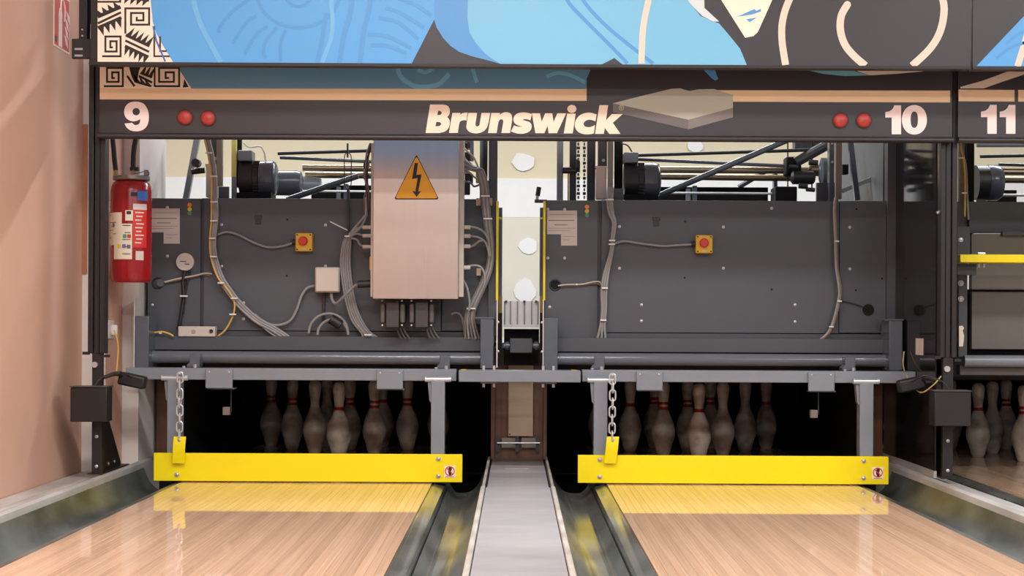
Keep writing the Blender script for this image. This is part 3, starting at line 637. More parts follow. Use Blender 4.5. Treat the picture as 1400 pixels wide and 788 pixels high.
l1 = wrap('service_label', m_paper2, -88, -13, 0.155, 0.293, ext); l2 = wrap('service_label', m_paper2, -40, 16, 0.095, 0.245, ext, 2)
wrap('round_seal', m_paper2, -3, 18, 0.258, 0.302, ext); il = wrap('instruction_label', m_redb, 18, 60, 0.145, 0.31, ext)
wrap('label_header', m_paper, 18, 60, 0.305, 0.33, ext, 2); wrap('maker_label', m_blue_lab, 30, 64, 0.345, 0.385, ext); wrap('pressure_plate', m_ink, 12, 30, 0.362, 0.378, ext)
wrap('seal_emblem', m_ink, 1, 13, 0.285, 0.298, ext, 3)
for a, z, m in ((-42, 0.24, m_violet), (-4, 0.192, m_green), (8, 0.192, m_redb), (-20, 0.15, m_yellow), (-6, 0.15, m_violet), (7, 0.148, mat('label_grey', (110, 100, 100)))):
    wrap('inspection_dot', m, a - 5, a + 5, z - 0.008, z + 0.008, ext, 4)
for k in range(7): wrap('written_line', m_ink, -80 + (k % 2) * 35, -55 + (k % 3) * 12, 0.282 - k * 0.016, 0.284 - k * 0.016, ext, 3)
for k in range(5): wrap('written_line', m_ink, -10 + (k % 2) * 6, 12, 0.236 - k * 0.03, 0.239 - k * 0.03, ext, 4)
for k in range(9): wrap('printed_line', m_paper, 24 + (k % 2) * 3, 50 - (k % 3) * 4, 0.29 - k * 0.016, 0.296 - k * 0.016, ext, 2)
wrap('warning_emblem', m_paper, 26, 50, 0.092, 0.13, ext)
MB().box(-1.75, EC.x - R + 0.02, EC.y + 0.0, EC.y + 0.03, EC.z + 0.30, EC.z + 0.345).build('wall_bracket', m_zinc, ext)
MB().lathe(EC, [(R + 0.0007, 0.318), (R + 0.001, 0.318), (R + 0.001, 0.322), (R + 0.0007, 0.322)], 32).build('strap', m_red, ext)

sg = thing('fire_extinguisher_sign', 'red fire extinguisher sign on the terracotta wall', 'sign', (-1.849, 6.53, 1.77))
def wallq(name, m, pts, lay): # outline in (y, z) on the wall face
    b = MB(); n = len(pts); x = -1.85; vv = [(x, p[0], p[1]) for p in pts] + [(x + 0.002 + 0.0006 * lay, p[0], p[1]) for p in pts]
    return b.add(vv, [tuple(range(n)), tuple(range(2 * n - 1, n - 1, -1))] + [(i, n + i, n + (i + 1) % n, (i + 1) % n) for i in range(n)]).build(name, m, sg)
ya, yb, za = 6.42, 6.645, 1.775; h = 0.225
wallq('sign_border', m_pnum, [(ya, za), (yb, za), (yb, za + h), (ya, za + h)], 0)
wallq('sign_plate', m_redb, [(ya + 0.008, za + 0.008), (yb - 0.008, za + 0.008), (yb - 0.008, za + h - 0.008), (ya + 0.008, za + h - 0.008)], 1)
wallq('pictogram_bottle', m_pnum, [(ya + 0.065, za + 0.01), (ya + 0.115, za + 0.01), (ya + 0.115, za + 0.14), (ya + 0.105, za + 0.165), (ya + 0.075, za + 0.165), (ya + 0.065, za + 0.14)], 2)
MB().tube([(-1.847, ya + 0.09, za + 0.16), (-1.847, ya + 0.095, za + 0.195), (-1.847, ya + 0.125, za + 0.205), (-1.847, ya + 0.15, za + 0.17), (-1.847, ya + 0.14, za + 0.12)], 0.004).build('pictogram_hose', m_pnum, sg)
for k, (a, z) in enumerate(((0.145, 0.02), (0.15, 0.055), (0.155, 0.09), (0.175, 0.12))):
    wallq('pictogram_flame', m_pnum, [(ya + a, za + z + 0.05), (ya + a + 0.02, za + z + 0.015), (ya + a + 0.055, za + z), (ya + a + 0.045, za + z + 0.03), (ya + a + 0.02, za + z + 0.045)], 2)
wallq('sign_code_patch', m_ink, [(ya + 0.012, za + 0.02), (ya + 0.04, za + 0.02), (ya + 0.04, za + 0.045), (ya + 0.012, za + 0.045)], 2)
# wall socket with yellow cable behind the left post
so = thing('wall_socket', 'white wall socket with a yellow cable behind the black post', 'socket', P(148, 468, 6.95))
b = MB(); b.box(-1.75, -1.742, 6.89, 6.98, 0.60, 0.68); b.build('socket_plate', m_white, so, bevel=0.003)
MB().box(-1.742, -1.715, 6.92, 6.94, 0.615, 0.66).build('plug', m_tie, so, bevel=0.004)
b = MB(); b.ptube([(156, 452, 6.9), (161, 468, 6.88), (161, 490, 6.8), (158, 515, 6.7)], 6.9, 1.1); b.build('cable', m_caby, so)

# ------------------------------------------------------------------ pinsetter machines (measured on the middle machine)
PITCH = 1.79
def estop(t, px, py, d=7.24):
    e = MB(); e.pbox(px - 11.5, py - 12.5, px + 11.5, py + 12.5, d - 0.05, 0.05); e = e.build('stop_box', m_estop, t, bevel=0.004)
    b = MB(); b.disc(px - 0.5, py - 1.5, d - 0.05, 6.2, 0.012); b.disc(px - 0.5, py - 1.5, d - 0.062, 5.8, 0.014); b.build('stop_button', m_redb, e, bevel=0.002)
    for a, c in ((-9, -10), (9, -10), (-9, 10), (9, 10)): b = MB(); b.disc(px + a, py + c, d - 0.05, 1.1, 0.002, 8); b.build('screw', m_hole, e)
    b = MB(); b.pbox(px - 2.5, py + 8, px + 3, py + 10.5, d - 0.0506, 0.001); b.build('white_mark', m_paper, e)
    b = MB(); b.pcyl((px - 18, py), (px - 11, py), d - 0.025, 3.6, 12); b.build('cable_gland', m_cabd, e)
def ties(t, pts, d, wpx, name='cable_tie'):
    for q in pts:
        b = MB(); b.pbox(q[0] - wpx, q[1] - 1.0, q[0] + wpx, q[1] + 1.0, d, 0.012); b.build(name, m_tie, t)
def machine(label, shift, right):
    OFF[0] = shift
    t = thing('pinsetter_machine', label, 'pinsetter', (LC[1] + shift, 8.2, 0.6), 'pinsetter machines')
    D = 7.25
    b = MB(); b.pbox(745, 274, 817.5, 463, D, 0.03); b.build('side_door', m_mgrey, t, bevel=0.002)
    b = MB(); b.pbox(817.5, 274, 822, 463, D + 0.012, 0.02); b.build('door_joint', m_mgrey2, t)
    b = MB(); b.pbox(822, 274.5, 1147, 455.5, D - 0.01, 0.03); b.build('front_panel', m_mgrey, t, bevel=0.002)
    b = MB(); b.pbox(822, 456.5, 1213, 463, D - 0.004, 0.03); b.build('lower_flange', m_mgrey2, t)
    b = MB(); b.pbox(1147.5, 275, 1213, 455.5, D, 0.03); b.build('right_panel', m_mgrey, t, bevel=0.002)
    b = MB(); b.pbox(1213, 195, 1225, 463, D - 0.03, 0.06); b.build('corner_post', m_mgrey2 if right else m_mgrey2, t, bevel=0.002)
    for x in (P(748, 300, D).x, P(1222, 300, D).x - 0.01): MB().box(x, x + 0.008, D + 0.03, 9.3, 0.62, 1.2).build('side_plate', m_mgrey2, t)
    MB().box(P(750, 300, D).x, P(1220, 300, D).x, D + 0.05, 9.45, 0.585, 0.612).build('base_pan', m_pit, t)
    b = MB(); b.pbox(747, 277, 1218, 470, D + 0.031, 0.006); b.build('back_sheet', m_mgrey2, t)
    # frame: channel beam, round tube, dark recess, upright brackets
    b = MB(); b.pbox(752, 463, 1222, 482.5, 7.17, 0.07); b.build('channel_beam', m_steel2 if False else m_mgrey, t, bevel=0.003)
    b = MB(); b.pbox(752, 490, 1222, 512, 7.2, 0.03); b.build('recess_plate', m_pit, t)
    b = MB(); b.pcyl((758, 491), (1219, 493.5), 7.13, 8.4, 40); b.build('round_tube', mat('tube_enamel', (104, 108, 116), 0.1), t)
    br_ = MB(); br_.pbox(743.5, 435, 762.5, 512, 7.04, 0.16); br_ = br_.build('upright_bracket', m_steel2, t, bevel=0.003)
    b = MB(); b.pbox(742.2, 410, 743.3, 512, 7.04, 0.12); b.build('bracket_flange', m_tie, t)
    b = MB(); b.pbox(1216, 438, 1234, 507, 7.04, 0.16); b.build('upright_bracket', m_steel2, t, bevel=0.003)
    b = MB(); b.pbox(1209, 436.5, 1235.5, 438.5, 7.035, 0.17); b.build('bracket_cap', m_steel2, t)
    for y in (444, 450, 456): bolt(t, 1211, y, 7.19, 1.4)
    # bolts, holes, latch
    for x, y in ((847, 310), (847, 367), (989, 310.5), (989, 367), (1055, 285), (877, 417), (877, 439), (1087, 417), (1087, 440)): bolt(t, x, y, D - 0.0105, 2.1)
    for x, y in ((772, 286.5), (772, 353), (751.5, 420), (749, 286), (749, 353), (1162, 311), (1162, 368)): bolt(t, x, y, D - 0.0005, 2.1)
    for x, y in ((936, 380), (937, 303), (1055, 396)): bolt(t, x, y, D - 0.0105, 1.5, HOLE, 'hole')
    for x, y in ((1170, 397), (1171, 286), (1206, 381)): bolt(t, x, y, D - 0.0005, 1.5, HOLE, 'hole')
    b = MB(); b.pbox(892, 297, 902.5, 302, D - 0.013, 0.01); b.pbox(893, 303, 901, 309.5, D - 0.014, 0.01); b.build('latch', m_dark, t, bevel=0.001)
    # status dots and notice
    for y, m in ((283, m_orange), (289, m_yellow), (294.5, m_green)): b = MB(); b.disc(802.5, y, D, 2.9, 0.003, 16); b.build('status_dot', m, t)
    b = MB(); b.poly([(748, 288), (789, 288), (789, 336), (767, 336), (767, 320.5), (748, 320.5)], D, 0.0008); pp = b.build('paper_notice', m_paper, t)
    for y, xa, xb in ((293.5, 752, 784), (301, 750, 785), (307, 758, 776), (312, 750, 786), (315, 750, 780), (323.5, 769, 786), (328, 769, 778)):
        b = MB(); b.poly([(xa, y), (xb, y), (xb, y + (1.2 if y in (301, 307) else 0.5)), (xa, y + (1.2 if y in (301, 307) else 0.5))], D, 0.0012); b.build('notice_line', mat('notice_grey', (130, 118, 114), 0.7), pp)
    # cable port
    b = MB(); b.tube([P(759 + 7 * math.cos(a * PI / 10), 390 + 7 * math.sin(a * PI / 10), D - 0.003) for a in range(20)], 0.004, 8, True); b.build('port_grommet', m_cabd, t)
    b = MB(); b.disc(759, 390, D - 0.0002, 6.6, 0.0015); b.build('port_hole', m_hole if right else m_mgrey2, t)
    estop(t, 963, 334)
    # --- top works behind the panel
    def pb(name, m, x0, y0, x1, y1, d, th, bev=0.0): b = MB(); b.pbox(x0, y0, x1, y1, d, th); return b.build(name, m, t, bevel=bev)
    if right:
        pb('frame_post', m_steel, 761.5, 185, 770, 274, 7.5, 0.05); pb('chain_guide', m_dark, 779, 185, 788, 274, 7.5, 0.06)
        pb('yellow_strip', m_yel2, 776, 235, 778, 274, 7.52, 0.02)
        b = MB(); b.pcyl((769, 233), (789, 233), 7.47, 4.5); b.build('stub_shaft', m_dark, t)
        b = MB()
        for k in range(16): b.pbox(788.5 + (k % 2), 190 + k * 5.2, 793 - (k % 2), 193.6 + k * 5.2, 7.5, 0.02)
        b.build('roller_chain', m_dark, t)
        b = MB()
        for k in range(16): b.pbox(797 + (k % 2), 190 + k * 5.2, 801 - (k % 2), 193.6 + k * 5.2, 7.6, 0.02)
        b.build('roller_chain', m_dark, t)
        b = MB(); c = P(790, 226, 7.46); b.lathex(c, [(0.018, -0.01), (0.028, -0.006), (0.028, 0.006), (0.018, 0.01)], 12); b.build('sprocket', m_dark, t)
    if right: pb('frame_post', m_dark, 803, 185, 814, 274, 7.5, 0.05)
    pb('frame_post', m_mgrey2, 818, 185, 830, 228, 7.42, 0.05)
    bolt(t, 825, 219.5, 7.42, 2.2)
    sb = pb('switch_box', m_beige, 815, 228.5, 829.5, 272.5, 7.38, 0.05, 0.003)
    b = MB(); b.pbox(814.5, 227, 830, 230.5, 7.375, 0.06); b.build('box_lid', m_beige, sb)
    pb('cable_trunk', mat('trunk_grey', (140, 132, 124), 0.5), 831, 185, 838.5, 257, 7.36, 0.03); pb('black_plate', m_hole, 840, 185, 851.5, 259, 7.55, 0.02); pb('panel_tab', m_mgrey, 838, 258, 852, 276, 7.3, 0.02)
    # motor
    k = 7.52 / F; mc = P(853, 246.5, 7.52)
    mo = MB().lathex(mc, [(24 * k, 0), (24 * k, 18 * k), (23 * k, 18.5 * k), (23 * k, 26 * k)], 32).build('motor', m_dark, t)
    b = MB()
    for j in range(28):
        a = 2 * PI * j / 28; u = Vector((0, math.cos(a), math.sin(a)))
        b.cyl(mc + u * 23.3 * k + Vector((18.5 * k, 0, 0)), mc + u * 23.3 * k + Vector((27 * k, 0, 0)), 0.9 * k, 4)
    b.build('cooling_fins', m_dark, mo)
    MB().lathex(mc, [(23.5 * k, 27 * k), (24 * k, 28 * k), (24 * k, 44 * k), (22 * k, 47.5 * k), (17 * k, 49.5 * k), (2 * k, 49.8 * k)], 32).build('fan_cowl', m_steel2, mo, angle=50)
    b = MB(); b.pbox(853, 208, 873, 222.5, 7.45, 0.1); b.build('terminal_box', m_steel, mo, bevel=0.006)
    b = MB(); b.pbox(853, 266, 900, 282, 7.44, 0.15); b.build('motor_foot', m_hole, mo)
    if not right:
        b = MB(); c2 = P(890, 253, 7.9); k2 = 7.9 / F; b.lathex(c2, [(17 * k2, -16 * k2), (17.5 * k2, 14 * k2), (16 * k2, 20 * k2), (11 * k2, 22 * k2)], 28); b.build('motor', m_steel2, t, angle=50)
        b = MB(); c2 = P(902, 255.5, 8.1); b.lathex(c2, [(12 * k2, -20 * k2), (12 * k2, 12 * k2), (9 * k2, 24 * k2)], 24); b.build('gearbox', m_steel, t, angle=50)
        b = MB(); b.ptube([(858, 198, 7.5), (866, 204, 7.5), (880, 203, 7.5), (886, 210, 7.5), (888, 222, 7.5)], 7.5, 1.2); b.build('motor_cable', m_tie, t)
    else:
        b = MB(); b.ptube([(848, 196, 7.5), (858, 199, 7.5), (864, 208, 7.5)], 7.5, 1.0); b.build('motor_cable', m_cabd, t)
    # rods and shafts
    b = MB(); b.pcyl((872, 212.5), (1130, 204.5), 8.0, 2.4, 12, 8.0); b.build('tie_rod', m_dark, t)
    b = MB(); b.pcyl((872, 218), (1072, 227), 8.05, 2.4, 12, 8.05); b.build('tie_rod', m_steel2, t)
    b = MB(); b.pcyl((900, 232), (1120, 233.5), 8.1, 4.6, 16); b.build('drive_shaft', m_shaft, t)
    b = MB(); b.pcyl((898, 241.5), (1105, 244), 8.2, 4.4, 16); b.build('drive_shaft', m_shaft, t)
    b = MB(); b.pcyl((884, 275) if right else (900, 276), (1080, 190) if right else (998, 243), 7.75, 4.2, 12); b.build('diagonal_brace', m_steel2, t)
    b = MB(); b.pcyl((905, 264), (1060, 265), 8.0, 1.8, 10); b.build('thin_rod', m_zinc, t)
    pb('crossbeam', m_hole, 900, 256, 1050, 283, 8.3, 0.2); pb('beam_clamp', m_steel2, 947, 254, 953, 283, 8.25, 0.05); pb('beam_clamp', m_steel, 939, 258, 944, 283, 8.22, 0.05)
    b = MB(); b.pcyl((1010, 256), (1045, 235), 8.6, 3.5, 10); b.build('strut', m_mgrey2, t)
    pb('gear_block', m_hole, 1075, 214, 1096, 240, 8.0, 0.1, 0.01); pb('gear_block', m_hole, 1060, 255, 1090, 283, 7.9, 0.15, 0.006); pb('gear_plate', m_steel2, 1058, 226, 1063, 280, 8.25, 0.05)
    pb('upper_rail', m_mgrey2, 1087, 190, 1124, 205, 8.2, 0.08)
    b = MB(); b.pcyl((1088, 222), (1135, 196), 8.0, 7, 10); b.build('gear_arm', m_mgrey2, t)
    c = P(1126, 236, 7.9); MB().lathex(c, [(0.03, -0.02), (0.072, -0.012), (0.072, 0.012), (0.03, 0.02)], 28).build('gear_wheel', m_steel2, t)
    c = P(1103, 243, 8.0); MB().lathex(c, [(0.02, -0.08), (0.034, -0.07), (0.034, 0.03), (0.022, 0.04)], 20).build('coupling', m_dark, t)
    c = P(1116, 233, 8.05); MB().lathex(c, [(0.012, -0.04), (0.03, -0.03), (0.03, 0.03), (0.012, 0.04)], 20).build('coupling', m_shaft, t)
    for x, y, r in ((1085, 228, 3), (1098, 254, 4), (1112, 222, 4), (1108, 259, 3)): b = MB(); b.pcyl((x - 6, y), (x + 6, y + 1), 7.95, r, 10); b.build('linkage', m_dark, t)
    for x in (1077, 1110): b = MB(); b.pcyl((x, 190), (x, 262), 8.1, 1.0, 8); b.build('hanger_rod', m_dark, t)
    pb('frame_post', m_mgrey2, 1117, 250, 1146, 276, 7.5, 0.03); pb('frame_post', m_steel2, 1134, 185, 1140.5, 276, 7.45, 0.05)
    for y in (196, 221.5): bolt(t, 1138, y, 7.45, 1.8)
    pb('cable_trunk', mat('trunk_brown', (126, 112, 104), 0.5), 1143, 185, 1151, 272, 7.36, 0.03)
    if right:
        b = MB(); xs = P(1213, 230, 7.5).x - 0.02
        b.add([(xs, 7.5, 1.02), (xs + 0.03, 8.8, 1.02), (xs + 0.03, 8.8, 2.0), (xs, 7.5, 2.0), (xs + 0.01, 7.5, 1.02), (xs + 0.04, 8.8, 1.02), (xs + 0.04, 8.8, 2.0), (xs + 0.01, 7.5, 2.0)], [(0, 1, 2, 3), (4, 7, 6, 5), (0, 4, 5, 1), (3, 2, 6, 7), (0, 3, 7, 4), (1, 5, 6, 2)]); b.build('side_sheet', m_mgrey, t)
        b = MB(); b.pcyl((1162, 190), (1172, 274), 7.6, 5, 4); b.build('slanted_bar', m_steel2, t)
        b = MB(); b.pcyl((1150, 262), (1213, 236), 7.8, 4, 4); b.build('light_ledge', m_alu, t)
        pb('hook_block', m_hole, 1152, 225, 1160, 238, 7.7, 0.05)
    OFF[0] = 0.0
    return t
mR = machine('dark grey pinsetter machine below number 10, without a steel cabinet', 0.0, True)
mL = machine('dark grey pinsetter machine with a steel control cabinet and warning triangle', -PITCH, False)

def cab(t, pts, d, r, m=m_cab, name='cable'): b = MB(); b.ptube(pts, d, r); return b.build(name, m, t)
# ---- right (middle) machine: own cables
D = 7.2
for k, dx in enumerate((-3.2, -0.4, 2.6)):
    cab(mR, [(835 + dx, 256), (834 + dx, 275), (836 + dx * 0.9, 292), (840 + dx * 0.6, 305), (838 + dx * 0.5, 325), (836 + dx * 0.5, 345), (829 + dx, 375), (826 + dx * 1.1, 400), (826 + dx * 0.9, 425), (824 + dx, 445), (823 + dx * 1.9, 463)], D + 0.004 * (k % 2), 1.7)
ties(mR, [(835, 273), (837, 329), (836.5, 334), (827, 394), (825, 438)], D - 0.018, 4.2)
cab(mR, [(838, 335), (845, 331.5), (856, 330), (875, 333), (905, 336.5), (925, 335.5), (945, 334.5)], 7.215, 1.5)
cab(mR, [(763, 391), (775, 389.5), (795, 389), (812, 385.5), (820, 386), (824, 393)], 7.23, 1.1, m_cabbe); cab(mR, [(763, 391), (780, 390), (795, 390), (812, 388), (822, 390)], 7.236, 0.9, m_cabb)
ties(mR, [(788.5, 389)], 7.22, 1.2)
for dx in (-1.2, 1.2): cab(mR, [(1143 + dx, 270), (1141.5 + dx, 290), (1143 + dx, 330), (1144 + dx, 365), (1148.5 + dx * 1.2, 395), (1147 + dx, 412), (1140 + dx, 440), (1133 + dx, 455), (1122 + dx, 465)], D, 1.6, m_cabb if dx > 0 else m_cab)
ties(mR, [(1144.5, 330), (1148, 412), (1137, 447)], D - 0.015, 3)
b = MB(); b.disc(1187, 424, 7.2495, 8, 0.003); b.build('speaker_port', m_hole, mR); cab(mR, [(1150, 412), (1165, 415), (1180, 420), (1187, 424)], 7.24, 0.7, m_cabd)
# yellow edge guards on the facing sides of the two machines
for t, a, bx, c in ((mR, 742.5, 745.8, 1), (mL, 678, 681.5, -1)):
    b = MB(); b.pbox(a, 275, bx, 411, 7.19, 0.03); b.build('yellow_edge', m_yel2, t, bevel=0.002)
    xa, xb = (738, 742.4) if c > 0 else (681.7, 686.5)
    b = MB(); b.pbox(xa, 284, xb, 405, 7.3, 0.05); b.build('guard_plate', mat('guard_green_grey', (74, 88, 90), 0.5), t)
    b = MB(); b.pbox(xa + 0.5, 297, xb - 0.3, 300, 7.29, 0.01); b.build('bright_mark', mat('lime_mark', (214, 230, 40), 0.5), t)
    b = MB(); b.pbox(xa, 405, xb, 428, 7.26, 0.04); b.build('guard_clip', mat('olive_brown', (120, 96, 40), 0.6), t)
    b = MB(); b.pbox(xa - 1 * (c < 0), 428, xb, 500, 7.2, 0.05); b.build('guard_foot', m_hole, t)
    for y in (441, 481): bolt(t, 741 if c > 0 else 681, y - (0 if c > 0 else 0.5), 7.03, 1.7)
b = MB(); b.pbox(678.8, 411, 680.1, 503, 7.03, 0.12); b.build('bracket_flange', m_tie, mL)
b = MB(); b.pcyl((735, 268), (737, 256), 7.4, 3.2); b.build('knob', m_dark, mR)
b = MB(); b.pcyl((734, 276), (735, 266), 7.4, 2); b.build('knob_stem', m_alu, mR); b = MB(); b.pbox(731, 273, 748, 277, 7.38, 0.03); b.build('knob_arm', m_mgrey2, mR)

# ---- left machine: steel cabinet, cables, boxes
cb = MB(); cb.box(P(510, 300, 6.98).x, P(627, 300, 6.98).x, 6.98, 7.16, P(568, 409, 6.98).z, 1.475); cb = cb.build('control_cabinet', m_inox, mL, bevel=0.002)
b = MB(); b.pbox(627, 190, 634, 406, 7.06, 0.1); b.build('cabinet_flange', m_beige, cb)
b = MB(); b.pbox(507, 196, 511, 406, 7.06, 0.1); b.build('cabinet_flange', m_beige, cb)
b = MB(); b.box(P(512, 300, 7.1).x, P(625, 300, 7.1).x, 7.16, 7.24, 0.85, 1.42); b.build('cabinet_mount', m_dark, cb)
def rtri(cx, cy, hw, hh, rc):
    vs_ = [Vector((cx, cy - hh)), Vector((cx + hw, cy + hh)), Vector((cx - hw, cy + hh))]; out = []
    for i in range(3):
        p, a, c = vs_[i], vs_[i - 1], vs_[(i + 1) % 3]; u = (a - p).normalized(); w = (c - p).normalized()
        for k in range(5): s_ = k / 4; q0 = p + u * rc; q2 = p + w * rc; q = (1 - s_) ** 2 * q0 + 2 * s_ * (1 - s_) * p + s_ ** 2 * q2; out.append((q.x, q.y))
    return out
b = MB(); b.poly(rtri(569.5, 242, 31, 31, 4), 6.98, 0.0008); ws = b.build('warning_triangle', m_ink, cb)
b = MB(); b.poly(rtri(569.5, 242.4, 29.3, 29, 4), 6.98, 0.0014); b.build('triangle_face', m_warn, ws)
b = MB(); b.poly([(567, 223), (571.5, 223), (569.3, 239.5), (576.3, 238.5), (571.8, 262), (576, 261.5), (569.6, 269.5), (563.8, 261.5), (568, 262), (571, 243.5), (563.4, 245)], 6.98, 0.002); b.build('lightning_arrow', m_ink, ws)
for x0 in (518.5, 558.5):
    tr = MB(); tr.pbox(x0 + 9, 413, x0 + 27, 448, 7.05, 0.1); tr = tr.build('transformer', mat('transformer_core', (66, 60, 60), 0.45, var=0.1), mL, bevel=0.003)
    for xx in (x0 + 1, x0 + 28): b = MB(); b.pbox(xx, 415, xx + 7, 442, 7.06, 0.09); b.build('coil', mat('coil_grey', (92, 84, 82), 0.5), tr, bevel=0.006)
    for xx, yy in ((x0 + 4, 411.5), (x0 + 31, 411.5), (x0 + 4, 445), (x0 + 31, 445)): bolt(tr, xx, yy, 7.05, 1.3)
    for j in range(3): cab(mL, [(x0 + 24 + j * 4, 446, 7.15), (x0 + 26 + j * 5, 455, 7.14), (x0 + 30 + j * 6, 464, 7.14)], 7.15, 1.3, mat('lead_grey', (96, 92, 90)))
# bundle on the left side of the cabinet
for k, dx in enumerate((-6, -3, 0, 3, 6)):
    cab(mL, [(478 + dx * 0.2, 322), (474 + dx * 0.8, 333), (472 + dx, 360), (475 + dx, 390), (481 + dx, 420), (489 + dx * 1.1, 440), (500 + dx, 455), (509 + dx * 2, 464)], 7.19 - 0.006 * (k % 2), 1.55)
for pts in ([(478, 322), (485, 314), (495, 311), (509, 311)], [(478, 324), (487, 320), (497, 322), (509, 322.5)], [(480, 326), (488, 328), (494, 336), (509, 337.5)], [(477, 321), (488, 308), (496, 299), (499, 294)], [(478, 322), (492, 312), (500, 296), (500, 270)]):
    cab(mL, [(x, y, 7.15) for x, y in pts], 7.15, 1.4)
for y in (311, 322.5, 337.5): b = MB(); b.pcyl((496, y), (510, y), 7.12, 2.6, 10); b.build('cable_gland', m_beige, mL)
ties(mL, [(476, 323), (503, 458)], 7.15, 5)
b = MB(); b.pcyl((475, 315), (451, 303), 7.18, 0.9, 6); b.build('cable_tie_tail', m_tie, mL)
b = MB(); b.pbox(474, 196, 476, 215, 7.28, 0.02); b.build('hanging_strap', m_cabd, mL); b = MB(); b.pbox(474, 258, 477.5, 316, 7.2, 0.02); b.build('hanging_strap', m_cabd, mL)
for x in (471, 480): b = MB(); b.ptube([(475, 208, 7.4), (x, 214, 7.4), (x, 235, 7.4), (x, 252, 7.4), (475.5, 259, 7.4)], 7.4, 0.7); b.build('strap_wire', m_cabd, mL)
# twisted wires hugging the cabinet's left edge above the panel
for j in range(5): cab(mL, [(508 - j % 3, 196, 7.2), (501 + (j * 3) % 6, 212, 7.2), (504 - (j * 2) % 7, 226, 7.2), (497 + (j * 5) % 9, 240, 7.2), (503 - j % 4, 254, 7.2), (498 + j * 1.5, 272, 7.2), (500 + j % 3, 296, 7.2)], 7.2, 1.3, (m_cabb, m_cabd, m_cab, m_cabd, m_cabb)[j])
b = MB(); b.pbox(505, 351, 511, 370, 7.08, 0.05); b.build('amber_button', m_orange, mL, bevel=0.004)
# cabinet right side bundle
for k, dx in enumerate((-6, -3, 0, 3, 6)):
    cab(mL, [(632, 212 + k * 4, 7.1), (645 + dx, 222 + k * 3, 7.12), (655 + dx * 0.7, 232, 7.14), (661 + dx * 0.8, 250, 7.15), (663 + dx * 0.8, 268), (665 + dx * 0.7, 290), (668 + dx * 0.7, 315), (671 + dx * 0.5, 340), (669 + dx * 0.6, 365), (660 + dx * 0.7, 390), (648 + dx * 0.8, 415), (642 + dx, 435), (646 + dx * 1.6, 464)], 7.17 - 0.006 * (k % 2), 1.7, m_cab if k % 2 else mat('grey_cable_dark', (122, 117, 114)))
for pts in ([(634, 311), (648, 311), (661, 317), (668, 330), (670, 350)], [(634, 323), (652, 324), (664, 332), (669, 350)], [(634, 337), (645, 337), (655, 330), (660, 329)], [(634, 366), (648, 363), (658, 366), (663, 378), (662, 390)], [(631, 380), (638, 392), (642, 412), (641, 425)]):
    cab(mL, [(x, y, 7.12) for x, y in pts], 7.12, 1.5)
for y in (311, 323, 337, 366): b = MB(); b.pcyl((628, y), (643, y), 7.1, 2.9, 10); b.build('cable_gland', m_beige, mL)
for x, y in ((654, 276), (670, 276), (654.5, 372)): b = MB(); b.pbox(x - 3, y - 5, x + 3, y + 5, 7.2, 0.02); b.build('cable_clip', mat('clip_tan', (196, 164, 136), 0.5), mL)
ties(mL, [(663.5, 268), (667, 299), (644, 422)], 7.14, 6)
cab(mL, [(617, 430), (625, 428), (632, 436), (636, 464)], 7.2, 1.3)
for x, y, w, hh, m in ((631, 200, 7, 5, m_dark), (634, 214, 8, 6, m_cabd), (633, 232, 7, 6, m_beige), (637, 244, 9, 7, m_dark), (634, 258, 7, 8, m_cabd), (641, 206, 3, 14, m_steel), (650, 241, 5, 9, m_yel2)):
    b = MB(); b.pbox(x - w / 2 + 3, y - hh, x + w / 2 + 5, y + hh, 7.22, 0.04); b.build('terminal_block', m, mL, bevel=0.004)
for j in range(4): cab(mL, [(632, 200 + j * 16, 7.15), (640 + j, 208 + j * 14, 7.16), (648, 216 + j * 13, 7.18), (655, 232 + j * 7, 7.18)], 7.16, 1.3, (m_cabbe, m_cabd, m_cab, m_cabb)[j])
b = MB(); b.pbox(656, 190, 660, 272, 7.5, 0.03); b.build('frame_post', m_steel, mL); b = MB(); b.pbox(660, 190, 666.5, 272, 7.45, 0.03); b.build('cable_duct', m_cabd, mL)
b = MB(); b.pbox(662, 247, 675, 274, 7.5, 0.04); b.build('frame_block', m_steel2, mL)
# long bundle curving down the panel from the left post
main = [(282, 190), (288, 215), (292, 245), (293, 275), (294, 300), (291, 330), (292, 350), (300, 378), (312, 398), (328, 418), (350, 438), (372, 450), (392, 463)]
for dx in (-1.8, 0.8, 3.2): cab(mL, [(x + dx, y - dx * 0.8) for x, y in main], 7.2, 1.7, m_cab)
cab(mL, [(280, 190), (285, 215), (289, 245), (289, 275), (289, 300), (287, 325), (288, 350), (297, 378), (310, 395), (320, 412), (319, 430), (309, 450), (298, 460)], 7.19, 1.2, m_caby)
ties(mL, [(285, 209), (292, 241), (292, 276), (292, 302), (290, 326), (291.5, 351), (302, 387), (320, 408), (318, 430)], 7.17, 4.5)
cab(mL, [(320, 408), (335, 420), (352, 438), (365, 452), (380, 462)], 7.205, 1.4); cab(mL, [(392, 458), (372, 452), (355, 443), (335, 425)], 7.2, 1.2, m_cabbe)
cab(mL, [(403, 331.5), (385, 337), (365, 338), (345, 331), (325, 321), (310, 317.5), (298, 321)], 7.215, 1.5)
